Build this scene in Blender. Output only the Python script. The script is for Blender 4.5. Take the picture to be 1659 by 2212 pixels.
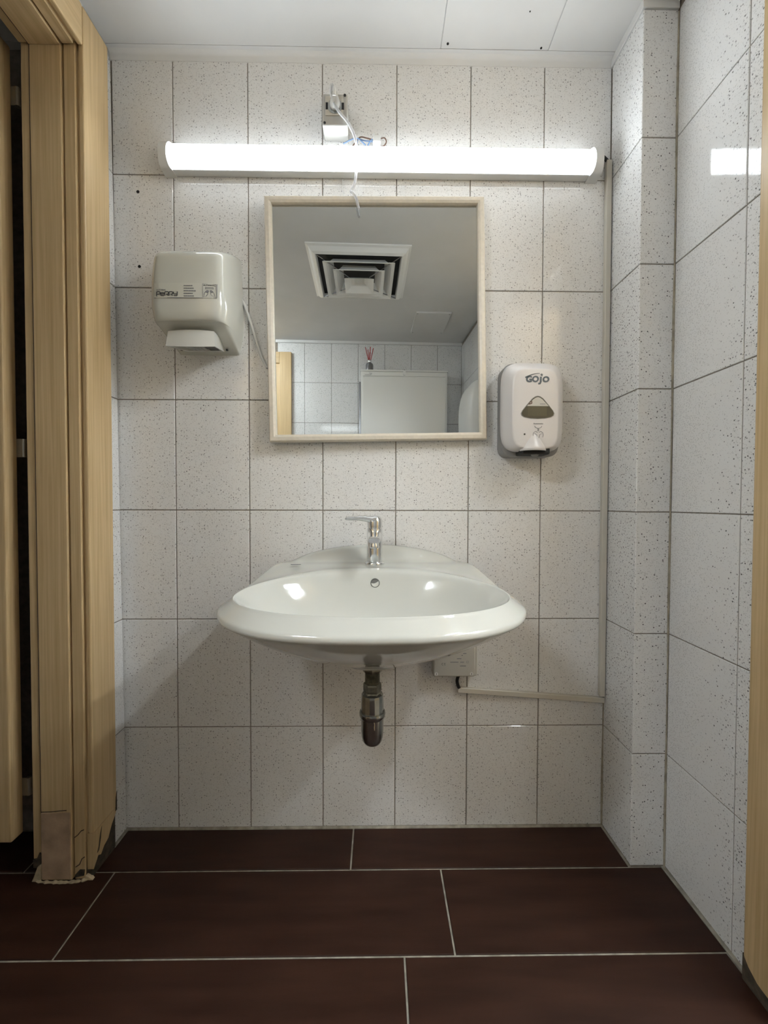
import bpy, bmesh, math, random
from mathutils import Vector, Matrix
random.seed(7)
for o in list(bpy.data.objects):
    bpy.data.objects.remove(o)
scene = bpy.context.scene
COL = scene.collection

# ------------------------------------------------------------------ camera
FPX = 900.0
PITCH, YAW, ROLL = math.radians(-1.2565), math.radians(0.7682), math.radians(0.1373)
CAM = Vector((0.0, -1.1453, 0.9056))
cd = bpy.data.cameras.new('camera')
cd.sensor_fit = 'HORIZONTAL'
cd.sensor_width = 36.0
cd.lens = FPX / 1659.0 * 36.0
cd.clip_start = 0.01
cam = bpy.data.objects.new('camera', cd)
COL.objects.link(cam)
fw = Vector((math.sin(YAW) * math.cos(PITCH), math.cos(YAW) * math.cos(PITCH), math.sin(PITCH)))
rt = Vector((math.cos(YAW), -math.sin(YAW), 0))
up = rt.cross(fw)
rt2 = rt * math.cos(ROLL) + up * math.sin(ROLL)
up2 = up * math.cos(ROLL) - rt * math.sin(ROLL)
mt = Matrix((rt2, up2, -fw)).transposed().to_4x4()
mt.translation = CAM
cam.matrix_world = mt
scene.camera = cam

# ------------------------------------------------------------------ world, exposure
wd = bpy.data.worlds.new('world')
scene.world = wd
wd.use_nodes = True
wd.node_tree.nodes['Background'].inputs[0].default_value = (0.6, 0.62, 0.65, 1)
wd.node_tree.nodes['Background'].inputs[1].default_value = 0.05
LAMP_STRENGTH = 7.0
LOBBY_FILL = 88.0  # unseen lobby fill, added to brighten the lower walls
CORRIDOR_FILL = 74.0  # unseen corridor fill, added to light the left side and jamb
LAMP_COLOR = (0.90, 0.975, 1.03)
scene.view_settings.view_transform = 'Standard'
scene.view_settings.look = 'None'
scene.view_settings.gamma = 1.0
scene.view_settings.use_curve_mapping = False
scene.view_settings.exposure = 0.97

# ------------------------------------------------------------------ materials
def new_mat(name):
    m = bpy.data.materials.new(name)
    m.use_nodes = True
    nt = m.node_tree
    b = nt.nodes['Principled BSDF']
    return m, nt, b

def simple(name, col, rough=0.5, metal=0.0, spec=0.5, noise=0.0, nscale=40.0, bump=0.0, bscale=200.0, coat=0.0):
    m, nt, b = new_mat(name)
    b.inputs['Base Color'].default_value = (*col, 1)
    b.inputs['Roughness'].default_value = rough
    b.inputs['Metallic'].default_value = metal
    b.inputs['Specular IOR Level'].default_value = spec
    b.inputs['Coat Weight'].default_value = coat
    b.inputs['Coat Roughness'].default_value = 0.04
    g = nt.nodes.new('ShaderNodeNewGeometry')
    if noise > 0:
        n = nt.nodes.new('ShaderNodeTexNoise')
        n.inputs['Scale'].default_value = nscale
        n.inputs['Detail'].default_value = 4
        nt.links.new(g.outputs['Position'], n.inputs['Vector'])
        mr = nt.nodes.new('ShaderNodeMapRange')
        mr.inputs['From Min'].default_value = 0.3
        mr.inputs['From Max'].default_value = 0.7
        mr.inputs['To Min'].default_value = 1 - noise
        mr.inputs['To Max'].default_value = 1 + noise
        nt.links.new(n.outputs['Fac'], mr.inputs['Value'])
        mx = nt.nodes.new('ShaderNodeVectorMath')
        mx.operation = 'SCALE'
        mx.inputs[0].default_value = col
        nt.links.new(mr.outputs['Result'], mx.inputs['Scale'])
        nt.links.new(mx.outputs['Vector'], b.inputs['Base Color'])
    if bump > 0:
        n2 = nt.nodes.new('ShaderNodeTexNoise')
        n2.inputs['Scale'].default_value = bscale
        n2.inputs['Detail'].default_value = 3
        nt.links.new(g.outputs['Position'], n2.inputs['Vector'])
        bp = nt.nodes.new('ShaderNodeBump')
        bp.inputs['Strength'].default_value = bump
        bp.inputs['Distance'].default_value = 0.002
        nt.links.new(n2.outputs['Fac'], bp.inputs['Height'])
        nt.links.new(bp.outputs['Normal'], b.inputs['Normal'])
    return m

def math_node(nt, op, a, b_=None, clamp=False):
    n = nt.nodes.new('ShaderNodeMath')
    n.operation = op
    n.use_clamp = clamp
    for i, v in enumerate((a, b_)):
        if v is None:
            continue
        if isinstance(v, (int, float)):
            n.inputs[i].default_value = v
        else:
            nt.links.new(v, n.inputs[i])
    return n.outputs[0]

def tile_material(name, base):
    m, nt, b = new_mat(name)
    g = nt.nodes.new('ShaderNodeNewGeometry')
    def dots(scale, radius, keep, distort):
        vec = g.outputs['Position']
        if distort > 0:
            nz = nt.nodes.new('ShaderNodeTexNoise')
            nz.inputs['Scale'].default_value = scale * 1.6
            nt.links.new(g.outputs['Position'], nz.inputs['Vector'])
            sc = nt.nodes.new('ShaderNodeVectorMath')
            sc.operation = 'SCALE'
            nt.links.new(nz.outputs['Color'], sc.inputs[0])
            sc.inputs['Scale'].default_value = distort
            ad = nt.nodes.new('ShaderNodeVectorMath')
            ad.operation = 'ADD'
            nt.links.new(vec, ad.inputs[0])
            nt.links.new(sc.outputs['Vector'], ad.inputs[1])
            vec = ad.outputs['Vector']
        v = nt.nodes.new('ShaderNodeTexVoronoi')
        v.inputs['Scale'].default_value = scale
        nt.links.new(vec, v.inputs['Vector'])
        sep = nt.nodes.new('ShaderNodeSeparateColor')
        nt.links.new(v.outputs['Color'], sep.inputs[0])
        mr = nt.nodes.new('ShaderNodeMapRange')
        mr.inputs['From Min'].default_value = radius
        mr.inputs['From Max'].default_value = radius * 0.65
        nt.links.new(v.outputs['Distance'], mr.inputs['Value'])
        sel = math_node(nt, 'GREATER_THAN', sep.outputs[0], 1 - keep)
        shade = math_node(nt, 'MULTIPLY_ADD', sep.outputs[1], 0.5)
        shade.node.inputs[2].default_value = 0.5
        return math_node(nt, 'MULTIPLY', math_node(nt, 'MULTIPLY', mr.outputs['Result'], sel), shade)
    d1 = dots(150.0, 0.28, 0.42, 0.0020)
    d2 = dots(300.0, 0.42, 0.55, 0.0025)
    n = nt.nodes.new('ShaderNodeTexNoise')
    n.inputs['Scale'].default_value = 9.0
    n.inputs['Detail'].default_value = 3
    nt.links.new(g.outputs['Position'], n.inputs['Vector'])
    cr = nt.nodes.new('ShaderNodeMix')
    cr.data_type = 'RGBA'
    cr.inputs['A'].default_value = (base[0] * 0.95, base[1] * 0.94, base[2] * 0.93, 1)
    cr.inputs['B'].default_value = (base[0] * 1.03, base[1] * 1.04, base[2] * 1.05, 1)
    nt.links.new(n.outputs['Fac'], cr.inputs['Factor'])
    m2 = nt.nodes.new('ShaderNodeMix')
    m2.data_type = 'RGBA'
    nt.links.new(math_node(nt, 'MULTIPLY', d2, 0.42), m2.inputs['Factor'])
    nt.links.new(cr.outputs['Result'], m2.inputs['A'])
    m2.inputs['B'].default_value = (0.15, 0.14, 0.13, 1)
    m1 = nt.nodes.new('ShaderNodeMix')
    m1.data_type = 'RGBA'
    nt.links.new(math_node(nt, 'MULTIPLY', d1, 0.95), m1.inputs['Factor'])
    nt.links.new(m2.outputs['Result'], m1.inputs['A'])
    m1.inputs['B'].default_value = (0.045, 0.042, 0.04, 1)
    nt.links.new(m1.outputs['Result'], b.inputs['Base Color'])
    b.inputs['Roughness'].default_value = 0.07
    b.inputs['Specular IOR Level'].default_value = 0.45
    n2 = nt.nodes.new('ShaderNodeTexNoise')
    n2.inputs['Scale'].default_value = 60.0
    n2.inputs['Detail'].default_value = 2
    nt.links.new(g.outputs['Position'], n2.inputs['Vector'])
    bp = nt.nodes.new('ShaderNodeBump')
    bp.inputs['Strength'].default_value = 0.03
    bp.inputs['Distance'].default_value = 0.002
    nt.links.new(n2.outputs['Fac'], bp.inputs['Height'])
    nt.links.new(bp.outputs['Normal'], b.inputs['Normal'])
    return m

def wood_material(name, axis, c1, c2, rough=0.38):
    m, nt, b = new_mat(name)
    g = nt.nodes.new('ShaderNodeNewGeometry')
    mp = nt.nodes.new('ShaderNodeMapping')
    s = [170.0, 170.0, 170.0]
    s[axis] = 3.5
    mp.inputs['Scale'].default_value = s
    nt.links.new(g.outputs['Position'], mp.inputs['Vector'])
    n = nt.nodes.new('ShaderNodeTexNoise')
    n.inputs['Scale'].default_value = 1.0
    n.inputs['Detail'].default_value = 5
    n.inputs['Roughness'].default_value = 0.6
    nt.links.new(mp.outputs['Vector'], n.inputs['Vector'])
    cr = nt.nodes.new('ShaderNodeValToRGB')
    cr.color_ramp.elements[0].position = 0.3
    cr.color_ramp.elements[0].color = (*c1, 1)
    cr.color_ramp.elements[1].position = 0.65
    cr.color_ramp.elements[1].color = (*c2, 1)
    nt.links.new(n.outputs['Fac'], cr.inputs['Fac'])
    nt.links.new(cr.outputs['Color'], b.inputs['Base Color'])
    b.inputs['Roughness'].default_value = rough
    bp = nt.nodes.new('ShaderNodeBump')
    bp.inputs['Strength'].default_value = 0.08
    bp.inputs['Distance'].default_value = 0.001
    nt.links.new(n.outputs['Fac'], bp.inputs['Height'])
    nt.links.new(bp.outputs['Normal'], b.inputs['Normal'])
    return m

def floor_material(name):
    m, nt, b = new_mat(name)
    g = nt.nodes.new('ShaderNodeNewGeometry')
    mp = nt.nodes.new('ShaderNodeMapping')
    mp.inputs['Scale'].default_value = (4.0, 30.0, 30.0)
    nt.links.new(g.outputs['Position'], mp.inputs['Vector'])
    n = nt.nodes.new('ShaderNodeTexNoise')
    n.inputs['Scale'].default_value = 1.0
    n.inputs['Detail'].default_value = 5
    nt.links.new(mp.outputs['Vector'], n.inputs['Vector'])
    cr = nt.nodes.new('ShaderNodeValToRGB')
    cr.color_ramp.elements[0].position = 0.32
    cr.color_ramp.elements[0].color = (0.021, 0.0070, 0.0035, 1)
    cr.color_ramp.elements[1].position = 0.7
    cr.color_ramp.elements[1].color = (0.038, 0.0145, 0.0080, 1)
    nt.links.new(n.outputs['Fac'], cr.inputs['Fac'])
    nt.links.new(cr.outputs['Color'], b.inputs['Base Color'])
    b.inputs['Roughness'].default_value = 0.5
    b.inputs['Specular IOR Level'].default_value = 0.25
    n2 = nt.nodes.new('ShaderNodeTexNoise')
    n2.inputs['Scale'].default_value = 400.0
    nt.links.new(g.outputs['Position'], n2.inputs['Vector'])
    bp = nt.nodes.new('ShaderNodeBump')
    bp.inputs['Strength'].default_value = 0.15
    bp.inputs['Distance'].default_value = 0.001
    nt.links.new(n2.outputs['Fac'], bp.inputs['Height'])
    nt.links.new(bp.outputs['Normal'], b.inputs['Normal'])
    return m

def emission(name, col, s):
    m, nt, b = new_mat(name)
    b.inputs['Base Color'].default_value = (0.9, 0.9, 0.9, 1)
    b.inputs['Emission Color'].default_value = (*col, 1)
    b.inputs['Emission Strength'].default_value = s
    return m

M = dict(
    tile=tile_material('speckled_tile', (0.775, 0.77, 0.76)),
    grout=simple('wall_grout', (0.23, 0.20, 0.165), 0.9, noise=0.2, nscale=60, bump=0.3),
    cgrout=simple('corner_sealant', (0.36, 0.32, 0.25), 0.8, noise=0.3, nscale=40, bump=0.3),
    fgrout=simple('floor_grout', (0.30, 0.275, 0.225), 0.9, noise=0.3, nscale=50, bump=0.3),
    floor=floor_material('brown_plank_tile'),
    plaster=simple('white_plaster', (0.70, 0.695, 0.68), 0.8, noise=0.03, nscale=6, bump=0.25, bscale=14),
    wood=wood_material('oak_laminate', 2, (0.47, 0.325, 0.16), (0.62, 0.455, 0.25)),
    woodh=wood_material('oak_laminate_level', 1, (0.47, 0.325, 0.16), (0.62, 0.455, 0.25)),
    woodx=wood_material('oak_laminate_across', 0, (0.47, 0.325, 0.16), (0.62, 0.455, 0.25)),
    raw=simple('repair_board', (0.44, 0.305, 0.20), 0.65, noise=0.25, nscale=22, bump=0.2),
    rot=simple('rotten_wood', (0.055, 0.042, 0.028), 0.85, noise=0.6, nscale=60, bump=0.6),
    filler=simple('filler_paste', (0.50, 0.41, 0.27), 0.75, noise=0.3, nscale=50, bump=0.4),
    seal=simple('dark_seal', (0.02, 0.014, 0.02), 0.7),
    ceramic=simple('white_ceramic', (0.53, 0.53, 0.485), 0.07, spec=0.5, coat=0.4),
    chrome=simple('chrome', (0.82, 0.83, 0.84), 0.06, metal=1.0),
    trapm=simple('worn_chrome', (0.36, 0.365, 0.35), 0.22, metal=1.0, noise=0.15, nscale=60),
    plug=simple('grey_plug', (0.12, 0.12, 0.11), 0.45),
    brass=simple('tarnished_brass', (0.20, 0.19, 0.15), 0.42, metal=0.9, noise=0.4, nscale=90),
    dryer=simple('dryer_enamel', (0.60, 0.60, 0.54), 0.12, coat=0.3),
    dryer2=simple('dryer_plastic', (0.66, 0.655, 0.61), 0.3),
    ink=simple('grey_ink', (0.055, 0.058, 0.065), 0.6),
    ink2=simple('pale_grey_ink', (0.22, 0.22, 0.23), 0.6),
    logo=simple('logo_ink', (0.115, 0.135, 0.15), 0.55),
    labelm=simple('label_film', (0.575, 0.575, 0.51), 0.35),
    black=simple('black_plastic', (0.012, 0.012, 0.013), 0.4),
    vent=simple('vent_dark', (0.016, 0.016, 0.016), 0.7),
    soap=simple('dispenser_cover', (0.69, 0.665, 0.655), 0.3, coat=0.1),
    soapback=simple('dispenser_back', (0.27, 0.265, 0.26), 0.45),
    window=simple('smoked_window', (0.06, 0.058, 0.042), 0.12),
    paper=simple('pale_label', (0.55, 0.53, 0.48), 0.5),
    frame=simple('mirror_frame', (0.70, 0.64, 0.54), 0.32, noise=0.05, nscale=120, bump=0.05),
    mirror=simple('mirror_glass', (0.66, 0.675, 0.66), 0.0, metal=1.0),
    lens=emission('lamp_lens', LAMP_COLOR, LAMP_STRENGTH),
    lens2=emission('lobby_fill_lens', LAMP_COLOR, LOBBY_FILL),  # glow of the added lobby fill
    lens3=emission('corridor_fill_lens', LAMP_COLOR, CORRIDOR_FILL),  # glow of the added corridor fills
    white=simple('white_plastic', (0.72, 0.72, 0.70), 0.35),
    ivory=simple('ivory_trunking', (0.60, 0.565, 0.49), 0.4),
    socket=simple('socket_grey', (0.44, 0.43, 0.40), 0.4),
    cable=simple('white_cable', (0.62, 0.62, 0.62), 0.4),
    blue=simple('blue_wire', (0.10, 0.17, 0.30), 0.4),
    brown=simple('brown_wire', (0.10, 0.05, 0.03), 0.4),
    boxm=simple('control_box', (0.50, 0.49, 0.45), 0.4),
    vane=simple('diffuser_enamel', (0.86, 0.85, 0.82), 0.35),
    cabinet=simple('cabinet_enamel', (0.88, 0.87, 0.83), 0.22),
    steel=simple('brushed_steel', (0.36, 0.36, 0.38), 0.25, metal=1.0),
    red=simple('red_reed', (0.40, 0.014, 0.012), 0.6),
    hole=simple('drill_hole', (0.008, 0.007, 0.006), 0.9),
    hinge=simple('hinge_metal', (0.42, 0.41, 0.37), 0.35, metal=0.8),
)

M['cable'].node_tree.nodes['Principled BSDF'].inputs['Transmission Weight'].default_value = 0.65
M['cable'].node_tree.nodes['Principled BSDF'].inputs['Roughness'].default_value = 0.6
M['cable'].node_tree.nodes['Principled BSDF'].inputs['Base Color'].default_value = (0.85, 0.85, 0.86, 1)

# ------------------------------------------------------------------ mesh helpers
def link(o):
    COL.objects.link(o)
    return o

def empty(name, loc, rot=(0, 0, 0)):
    o = bpy.data.objects.new(name, None)
    o.empty_display_size = 0.05
    o.location = loc
    o.rotation_euler = rot
    return link(o)

def tag(o, label=None, cat=None, group=None, kind=None):
    if label: o['label'] = label
    if cat: o['category'] = cat
    if group: o['group'] = group
    if kind: o['kind'] = kind
    return o

def wloc(o):
    v = Vector((0, 0, 0))
    while o is not None:
        v += o.location
        o = o.parent
    return v

def put(name, bm, mat, parent=None, smooth=False, local=False, label=None, sharp=40):
    """bm is in world coordinates; shifted into its parent's frame unless local"""
    if parent is not None and not local:
        w = wloc(parent)
        bmesh.ops.translate(bm, verts=bm.verts, vec=-w)
    bmesh.ops.recalc_face_normals(bm, faces=bm.faces)
    me = bpy.data.meshes.new(name)
    bm.to_mesh(me)
    bm.free()
    me.materials.append(M[mat] if isinstance(mat, str) else mat)
    if smooth:
        me.shade_smooth()
        me.set_sharp_from_angle(angle=math.radians(sharp))
    o = bpy.data.objects.new(name, me)
    if parent is not None:
        o.parent = parent
    if label: o['label'] = label
    return link(o)

def box(x0, x1, y0, y1, z0, z1, bev=0.0, seg=2, bm=None):
    b = bmesh.new()
    r = bmesh.ops.create_cube(b, size=1.0)
    for v in b.verts:
        v.co = Vector(((x0 + x1) / 2 + v.co.x * (x1 - x0), (y0 + y1) / 2 + v.co.y * (y1 - y0), (z0 + z1) / 2 + v.co.z * (z1 - z0)))
    if bev > 0:
        bmesh.ops.bevel(b, geom=list(b.edges), offset=bev, segments=seg, profile=0.5, affect='EDGES')
    return merge(bm, b)

def merge(bm, b):
    if bm is None:
        return b
    me = bpy.data.meshes.new('tmp')
    b.to_mesh(me)
    b.free()
    bm.from_mesh(me)
    bpy.data.meshes.remove(me)
    return bm

def loft(loops, closed=True, cap0=True, cap1=True, bm=None):
    b = bmesh.new()
    vs = [[b.verts.new(p) for p in L] for L in loops]
    n = len(loops[0])
    for i in range(len(vs) - 1):
        for k in range(n if closed else n - 1):
            k2 = (k + 1) % n
            b.faces.new((vs[i][k], vs[i][k2], vs[i + 1][k2], vs[i + 1][k]))
    if cap0: b.faces.new(vs[0])
    if cap1: b.faces.new(vs[-1])
    return merge(bm, b)

def lathe(prof, cx, cy, n=32, bm=None, sides=None):
    n = sides or n
    loops = []
    for r, z in prof:
        loops.append([(cx + r * math.cos(2 * math.pi * k / n), cy + r * math.sin(2 * math.pi * k / n), z) for k in range(n)])
    return loft(loops, bm=bm)

def smooth_path(pts, sub=6):
    P = [Vector(p) for p in pts]
    P = [P[0] * 2 - P[1]] + P + [P[-1] * 2 - P[-2]]
    out = []
    for i in range(1, len(P) - 2):
        for s in range(sub):
            t = s / sub
            a, b, c, d = P[i - 1], P[i], P[i + 1], P[i + 2]
            out.append(0.5 * ((2 * b) + (c - a) * t + (2 * a - 5 * b + 4 * c - d) * t * t + (3 * b - a - 3 * c + d) * t ** 3))
    out.append(P[-2])
    return out

def tube(pts, r, n=8, sub=6, bm=None, flat=None):
    P = smooth_path(pts, sub) if sub > 1 else [Vector(p) for p in pts]
    loops = []
    ref = Vector((0.3, 0.2, 1)).normalized()
    u = None
    for i, p in enumerate(P):
        t = (P[min(i + 1, len(P) - 1)] - P[max(i - 1, 0)]).normalized()
        if u is None:
            u = t.cross(ref).normalized()
        else:
            u = (u - t * u.dot(t)).normalized()
        v = t.cross(u)
        rr = r(i / (len(P) - 1)) if callable(r) else r
        loops.append([p + u * (rr * math.cos(2 * math.pi * k / n)) + v * (rr * math.sin(2 * math.pi * k / n)) for k in range(n)])
    return loft(loops, bm=bm)

def prism(poly, y0, y1, bm=None, bev=0.0):
    """polygon of (x,z) extruded from y0 to y1"""
    b = loft([[(x, y0, z) for x, z in poly], [(x, y1, z) for x, z in poly]])
    if bev > 0:
        bmesh.ops.bevel(b, geom=list(b.edges), offset=bev, segments=2, profile=0.5, affect='EDGES')
    return merge(bm, b)

def prism_x(poly, x0, x1, bm=None):
    """polygon of (y,z) extruded from x0 to x1"""
    return loft([[(x0, y, z) for y, z in poly], [(x1, y, z) for y, z in poly]], bm=bm)

def rrect(cx, cz, hw, hh, r, n=6):
    out = []
    for sx, sz, a0 in ((1, 1, 0), (-1, 1, 90), (-1, -1, 180), (1, -1, 270)):
        for k in range(n + 1):
            a = math.radians(a0 + 90 * k / n)
            out.append((cx + sx * (hw - r) + r * math.cos(a), cz + sz * (hh - r) + r * math.sin(a)))
    return out

def ribbon(pts, w, y0, y1, bm=None):
    """flat stroke in the xz plane with thickness in y"""
    P = [Vector((p[0], p[1])) for p in pts]
    L, R = [], []
    for i, p in enumerate(P):
        t = (P[min(i + 1, len(P) - 1)] - P[max(i - 1, 0)]).normalized()
        nrm = Vector((-t.y, t.x))
        L.append(p + nrm * w / 2)
        R.append(p - nrm * w / 2)
    b = bmesh.new()
    def ring(y):
        return [(b.verts.new((l.x, y, l.y)), b.verts.new((r_.x, y, r_.y))) for l, r_ in zip(L, R)]
    A, B = ring(y0), ring(y1)
    for i in range(len(P) - 1):
        b.faces.new((A[i][0], A[i][1], A[i + 1][1], A[i + 1][0]))
        b.faces.new((B[i][0], B[i + 1][0], B[i + 1][1], B[i][1]))
        b.faces.new((A[i][0], A[i + 1][0], B[i + 1][0], B[i][0]))
        b.faces.new((A[i][1], B[i][1], B[i + 1][1], A[i + 1][1]))
    return merge(bm, b)

def text_bm(s, x, y, z, height, depth=0.0006, width=None, bold=0.0, align='CENTER', shear=0.0):
    cu = bpy.data.curves.new('t', 'FONT')
    cu.body = s
    cu.size = 1.0
    cu.extrude = 0.02
    cu.offset = bold
    cu.shear = shear
    cu.resolution_u = 3
    ob = bpy.data.objects.new('t', cu)
    COL.objects.link(ob)
    dg = bpy.context.evaluated_depsgraph_get()
    me = bpy.data.meshes.new_from_object(ob.evaluated_get(dg))
    b = bmesh.new()
    b.from_mesh(me)
    bpy.data.objects.remove(ob)
    bpy.data.meshes.remove(me)
    xs = [v.co.x for v in b.verts]; ys = [v.co.y for v in b.verts]
    x0, x1, y0, y1 = min(xs), max(xs), min(ys), max(ys)
    k = height / (y1 - y0)
    kx = k if width is None else width / (x1 - x0)
    for v in b.verts:
        lx = (v.co.x - (x0 + x1) / 2) * kx if align == 'CENTER' else (v.co.x - x0) * kx
        v.co = Vector((x + lx, y - v.co.z / 0.02 * depth / 2, z + (v.co.y - y0) * k))
    return b

# ------------------------------------------------------------------ wall tiles
TILE_T = 0.007
_tile_cache = {}
def tile_mesh(w, h, mat, t=TILE_T, bev=0.0011):
    key = (round(w, 4), round(h, 4), mat)
    if key not in _tile_cache:
        b = bmesh.new()
        def ring(i, y):
            return [b.verts.new(p) for p in ((i, y, i), (w - i, y, i), (w - i, y, h - i), (i, y, h - i))]
        A, B, C = ring(bev, 0), ring(0, bev), ring(0, t)
        b.faces.new(A)
        for P, Q in ((A, B), (B, C)):
            for k in range(4):
                b.faces.new((P[k], Q[k], Q[(k + 1) % 4], P[(k + 1) % 4]))
        bmesh.ops.recalc_face_normals(b, faces=b.faces)
        me = bpy.data.meshes.new('tile')
        b.to_mesh(me)
        b.free()
        me.materials.append(M[mat])
        _tile_cache[key] = me
    return _tile_cache[key]

GAP = 0.0024
ROWS = [0.002, 0.2846, 0.5846, 0.8846, 1.1846, 1.4846, 1.7846, 2.0846]
def tiles(parent, us, rows, place, rotz, skip=None, wob=0.0012):
    """us: joint positions along the wall; place(u, z) -> position of a tile's lower corner in the parent's frame"""
    for i in range(len(us) - 1):
        for j in range(len(rows) - 1):
            w, h = us[i + 1] - us[i] - GAP, rows[j + 1] - rows[j] - GAP
            if w < 0.004 or (skip and skip((us[i] + us[i + 1]) / 2, (rows[j] + rows[j + 1]) / 2)):
                continue
            o = bpy.data.objects.new('tile', tile_mesh(w, h, 'tile'))
            o.parent = parent
            o.location = place(us[i] + GAP / 2, rows[j] + GAP / 2)
            o.rotation_euler = (random.uniform(-wob, wob), 0, rotz + random.uniform(-wob, wob))
            link(o)

# back wall: tile faces at y = 0, grout bed behind
XL, XR = -0.6945, 0.6305          # left and right corners at the floor
wb = put('wall_back', box(-1.75, 0.80, 0.0022, 0.10, -0.02, 2.30), 'grout')
tag(wb, kind='structure')
xs = [XL - 0.020] + [-0.5527 + 0.2 * i for i in range(6)] + [XR]
tiles(wb, xs, ROWS, lambda u, z: (u, 0, z), 0)
for x, z, r in ((-0.647, 1.7385, 0.0042), (-0.645, 1.5405, 0.0040), (0.0225, 1.727, 0.0022), (0.339, 1.105, 0.0016)):
    put('drill_hole', loft([[(x + rr * math.cos(a * math.pi / 6), yy, z + rr * math.sin(a * math.pi / 6)) for a in range(12)] for rr, yy in ((r, 0.0006), (r, -0.0006), (r * 0.7, -0.0008))]), 'hole', wb)

# corner pillar in front of the back wall
PY = -0.1345
XP = 0.7150
wc = put('wall_corner', box(XR + 0.0022, 0.80, PY + 0.0022, 0.0022, -0.02, 2.30), 'grout')
tag(wc, kind='structure')
tiles(wc, [0, 0.1345], ROWS, lambda u, z: (XR, -u, z), -math.pi / 2)
tiles(wc, [XR - 0.001, XP], ROWS, lambda u, z: (u, PY, z), 0)

# right wall (runs very slightly out of square)
RA = 0.0147
wr = empty('wall_right', (XP, PY, 0), (0, 0, -RA))
tag(wr, kind='structure')
put('wall_core', box(0.0022, 0.12, -0.325, 0.15, -0.02, 2.30), 'grout', wr, local=True)
put('wall_core', box(0.0022, 0.12, -1.92, -1.055, -0.02, 2.30), 'grout', wr, local=True)
put('wall_core', box(0.0022, 0.12, -1.055, -0.325, 2.005, 2.30), 'plaster', wr, local=True)
us = [0.0015, 0.2, 0.4, 0.6, 0.8, 1.0, 1.2, 1.4, 1.6, 1.8, 1.899]
RD0, RD1 = 0.245, 1.135           # right doorway along the wall (outer edges of its casing)
def rskip(u, z): return False
us_a = [0.0015, 0.2, RD0 + 0.02]
us_b = [RD1 - 0.02, 1.2, 1.4, 1.6, 1.8, 1.9]
tiles(wr, us_a, ROWS, lambda u, z: (0, -u, z), -math.pi / 2)
tiles(wr, us_b, ROWS, lambda u, z: (0, -u, z), -math.pi / 2)

# wall behind the camera, seen in the mirror
YF = -2.03
wf = put('wall_front', box(-1.75, 0.80, YF - 0.10, YF - 0.0022, -0.02, 2.30), 'grout')
tag(wf, kind='structure')
fx = [0.108 + 0.198 * k for k in range(-9, 3)] + [0.6865]
fr = [0.002, 0.2996, 0.5996, 0.8996, 1.1996, 1.4996, 1.7966, 2.0870]
tiles(wf, [-v for v in reversed(fx)], fr, lambda u, z: (-u, YF, z), math.pi, skip=lambda u, z: -1.42 < -u < -0.60 and z < 1.98)

# left wall with the doorway (it leans a little, as the photo shows)
LEAN = -0.0098
wl = empty('wall_left', (XL, 0, 0), (0, LEAN, 0))
tag(wl, kind='structure')
put('wall_core', box(-0.135, -0.0022, -0.10, 0.02, -0.02, 2.30), 'grout', wl, local=True)
put('wall_core', box(-0.135, -0.0022, -0.90, -0.84, -0.02, 2.30), 'grout', wl, local=True)
put('wall_core', box(-0.135, -0.0022, -0.90, 0.02, 2.03, 2.30), 'plaster', wl, local=True)
tiles(wl, [-0.092, -0.001], ROWS, lambda u, z: (0, u, z), math.pi / 2)
tiles(wl, [-0.90, -0.848], ROWS, lambda u, z: (0, u, z), math.pi / 2)

# room beyond the left door and the lobby's left side
ws = put('wall_side', box(-1.80, -1.75, -2.10, 0.05, -0.02, 2.30), 'plaster')
tag(ws, kind='structure')
wp = put('wall_partition', box(-1.75, XL - 0.137, -0.90, -0.86, -0.02, 2.30), 'plaster')
tag(wp, kind='structure')

# corridor beyond the right doorway
for nm, bx6 in (('wall_corridor_end', (0.80, 1.75, -1.75, -1.70, -0.02, 2.30)), ('wall_corridor_side', (1.70, 1.75, -1.70, -0.10, -0.02, 2.30)), ('wall_corridor_near', (0.83, 1.70, -0.15, -0.10, -0.02, 2.30))):
    tag(put(nm, box(*bx6), 'plaster'), kind='structure')

# ------------------------------------------------------------------ floor
fl = put('floor', box(-1.80, 1.75, -2.12, 0.10, -0.12, -0.0025), 'fgrout')
tag(fl, kind='structure')
rows_y = [-0.0035, -0.1345] + [-0.3325 - 0.2 * k for k in range(9)]
joints = {0: -0.067, 1: 0.156, 2: 0.054}
_fc = {}
def plank(x0, x1, y0, y1):
    w, d = x1 - x0, y0 - y1
    key = (round(w, 4), round(d, 4))
    if key not in _fc:
        b = bmesh.new()
        e = 0.0012
        def ring(i, z): return [b.verts.new(p) for p in ((i, i, z), (w - i, i, z), (w - i, d - i, z), (i, d - i, z))]
        A, B, C = ring(e, 0), ring(0, -e), ring(0, -0.008)
        b.faces.new(A)
        for P, Q in ((A, B), (B, C)):
            for k in range(4):
                b.faces.new((P[k], Q[k], Q[(k + 1) % 4], P[(k + 1) % 4]))
        bmesh.ops.recalc_face_normals(b, faces=b.faces)
        me = bpy.data.meshes.new('floor_tile')
        b.to_mesh(me); b.free()
        me.materials.append(M['floor'])
        _fc[key] = me
    o = bpy.data.objects.new('floor_tile', _fc[key])
    o.parent = fl
    o.location = (x0, y1, 0)
    link(o)
FG = 0.0042
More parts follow.
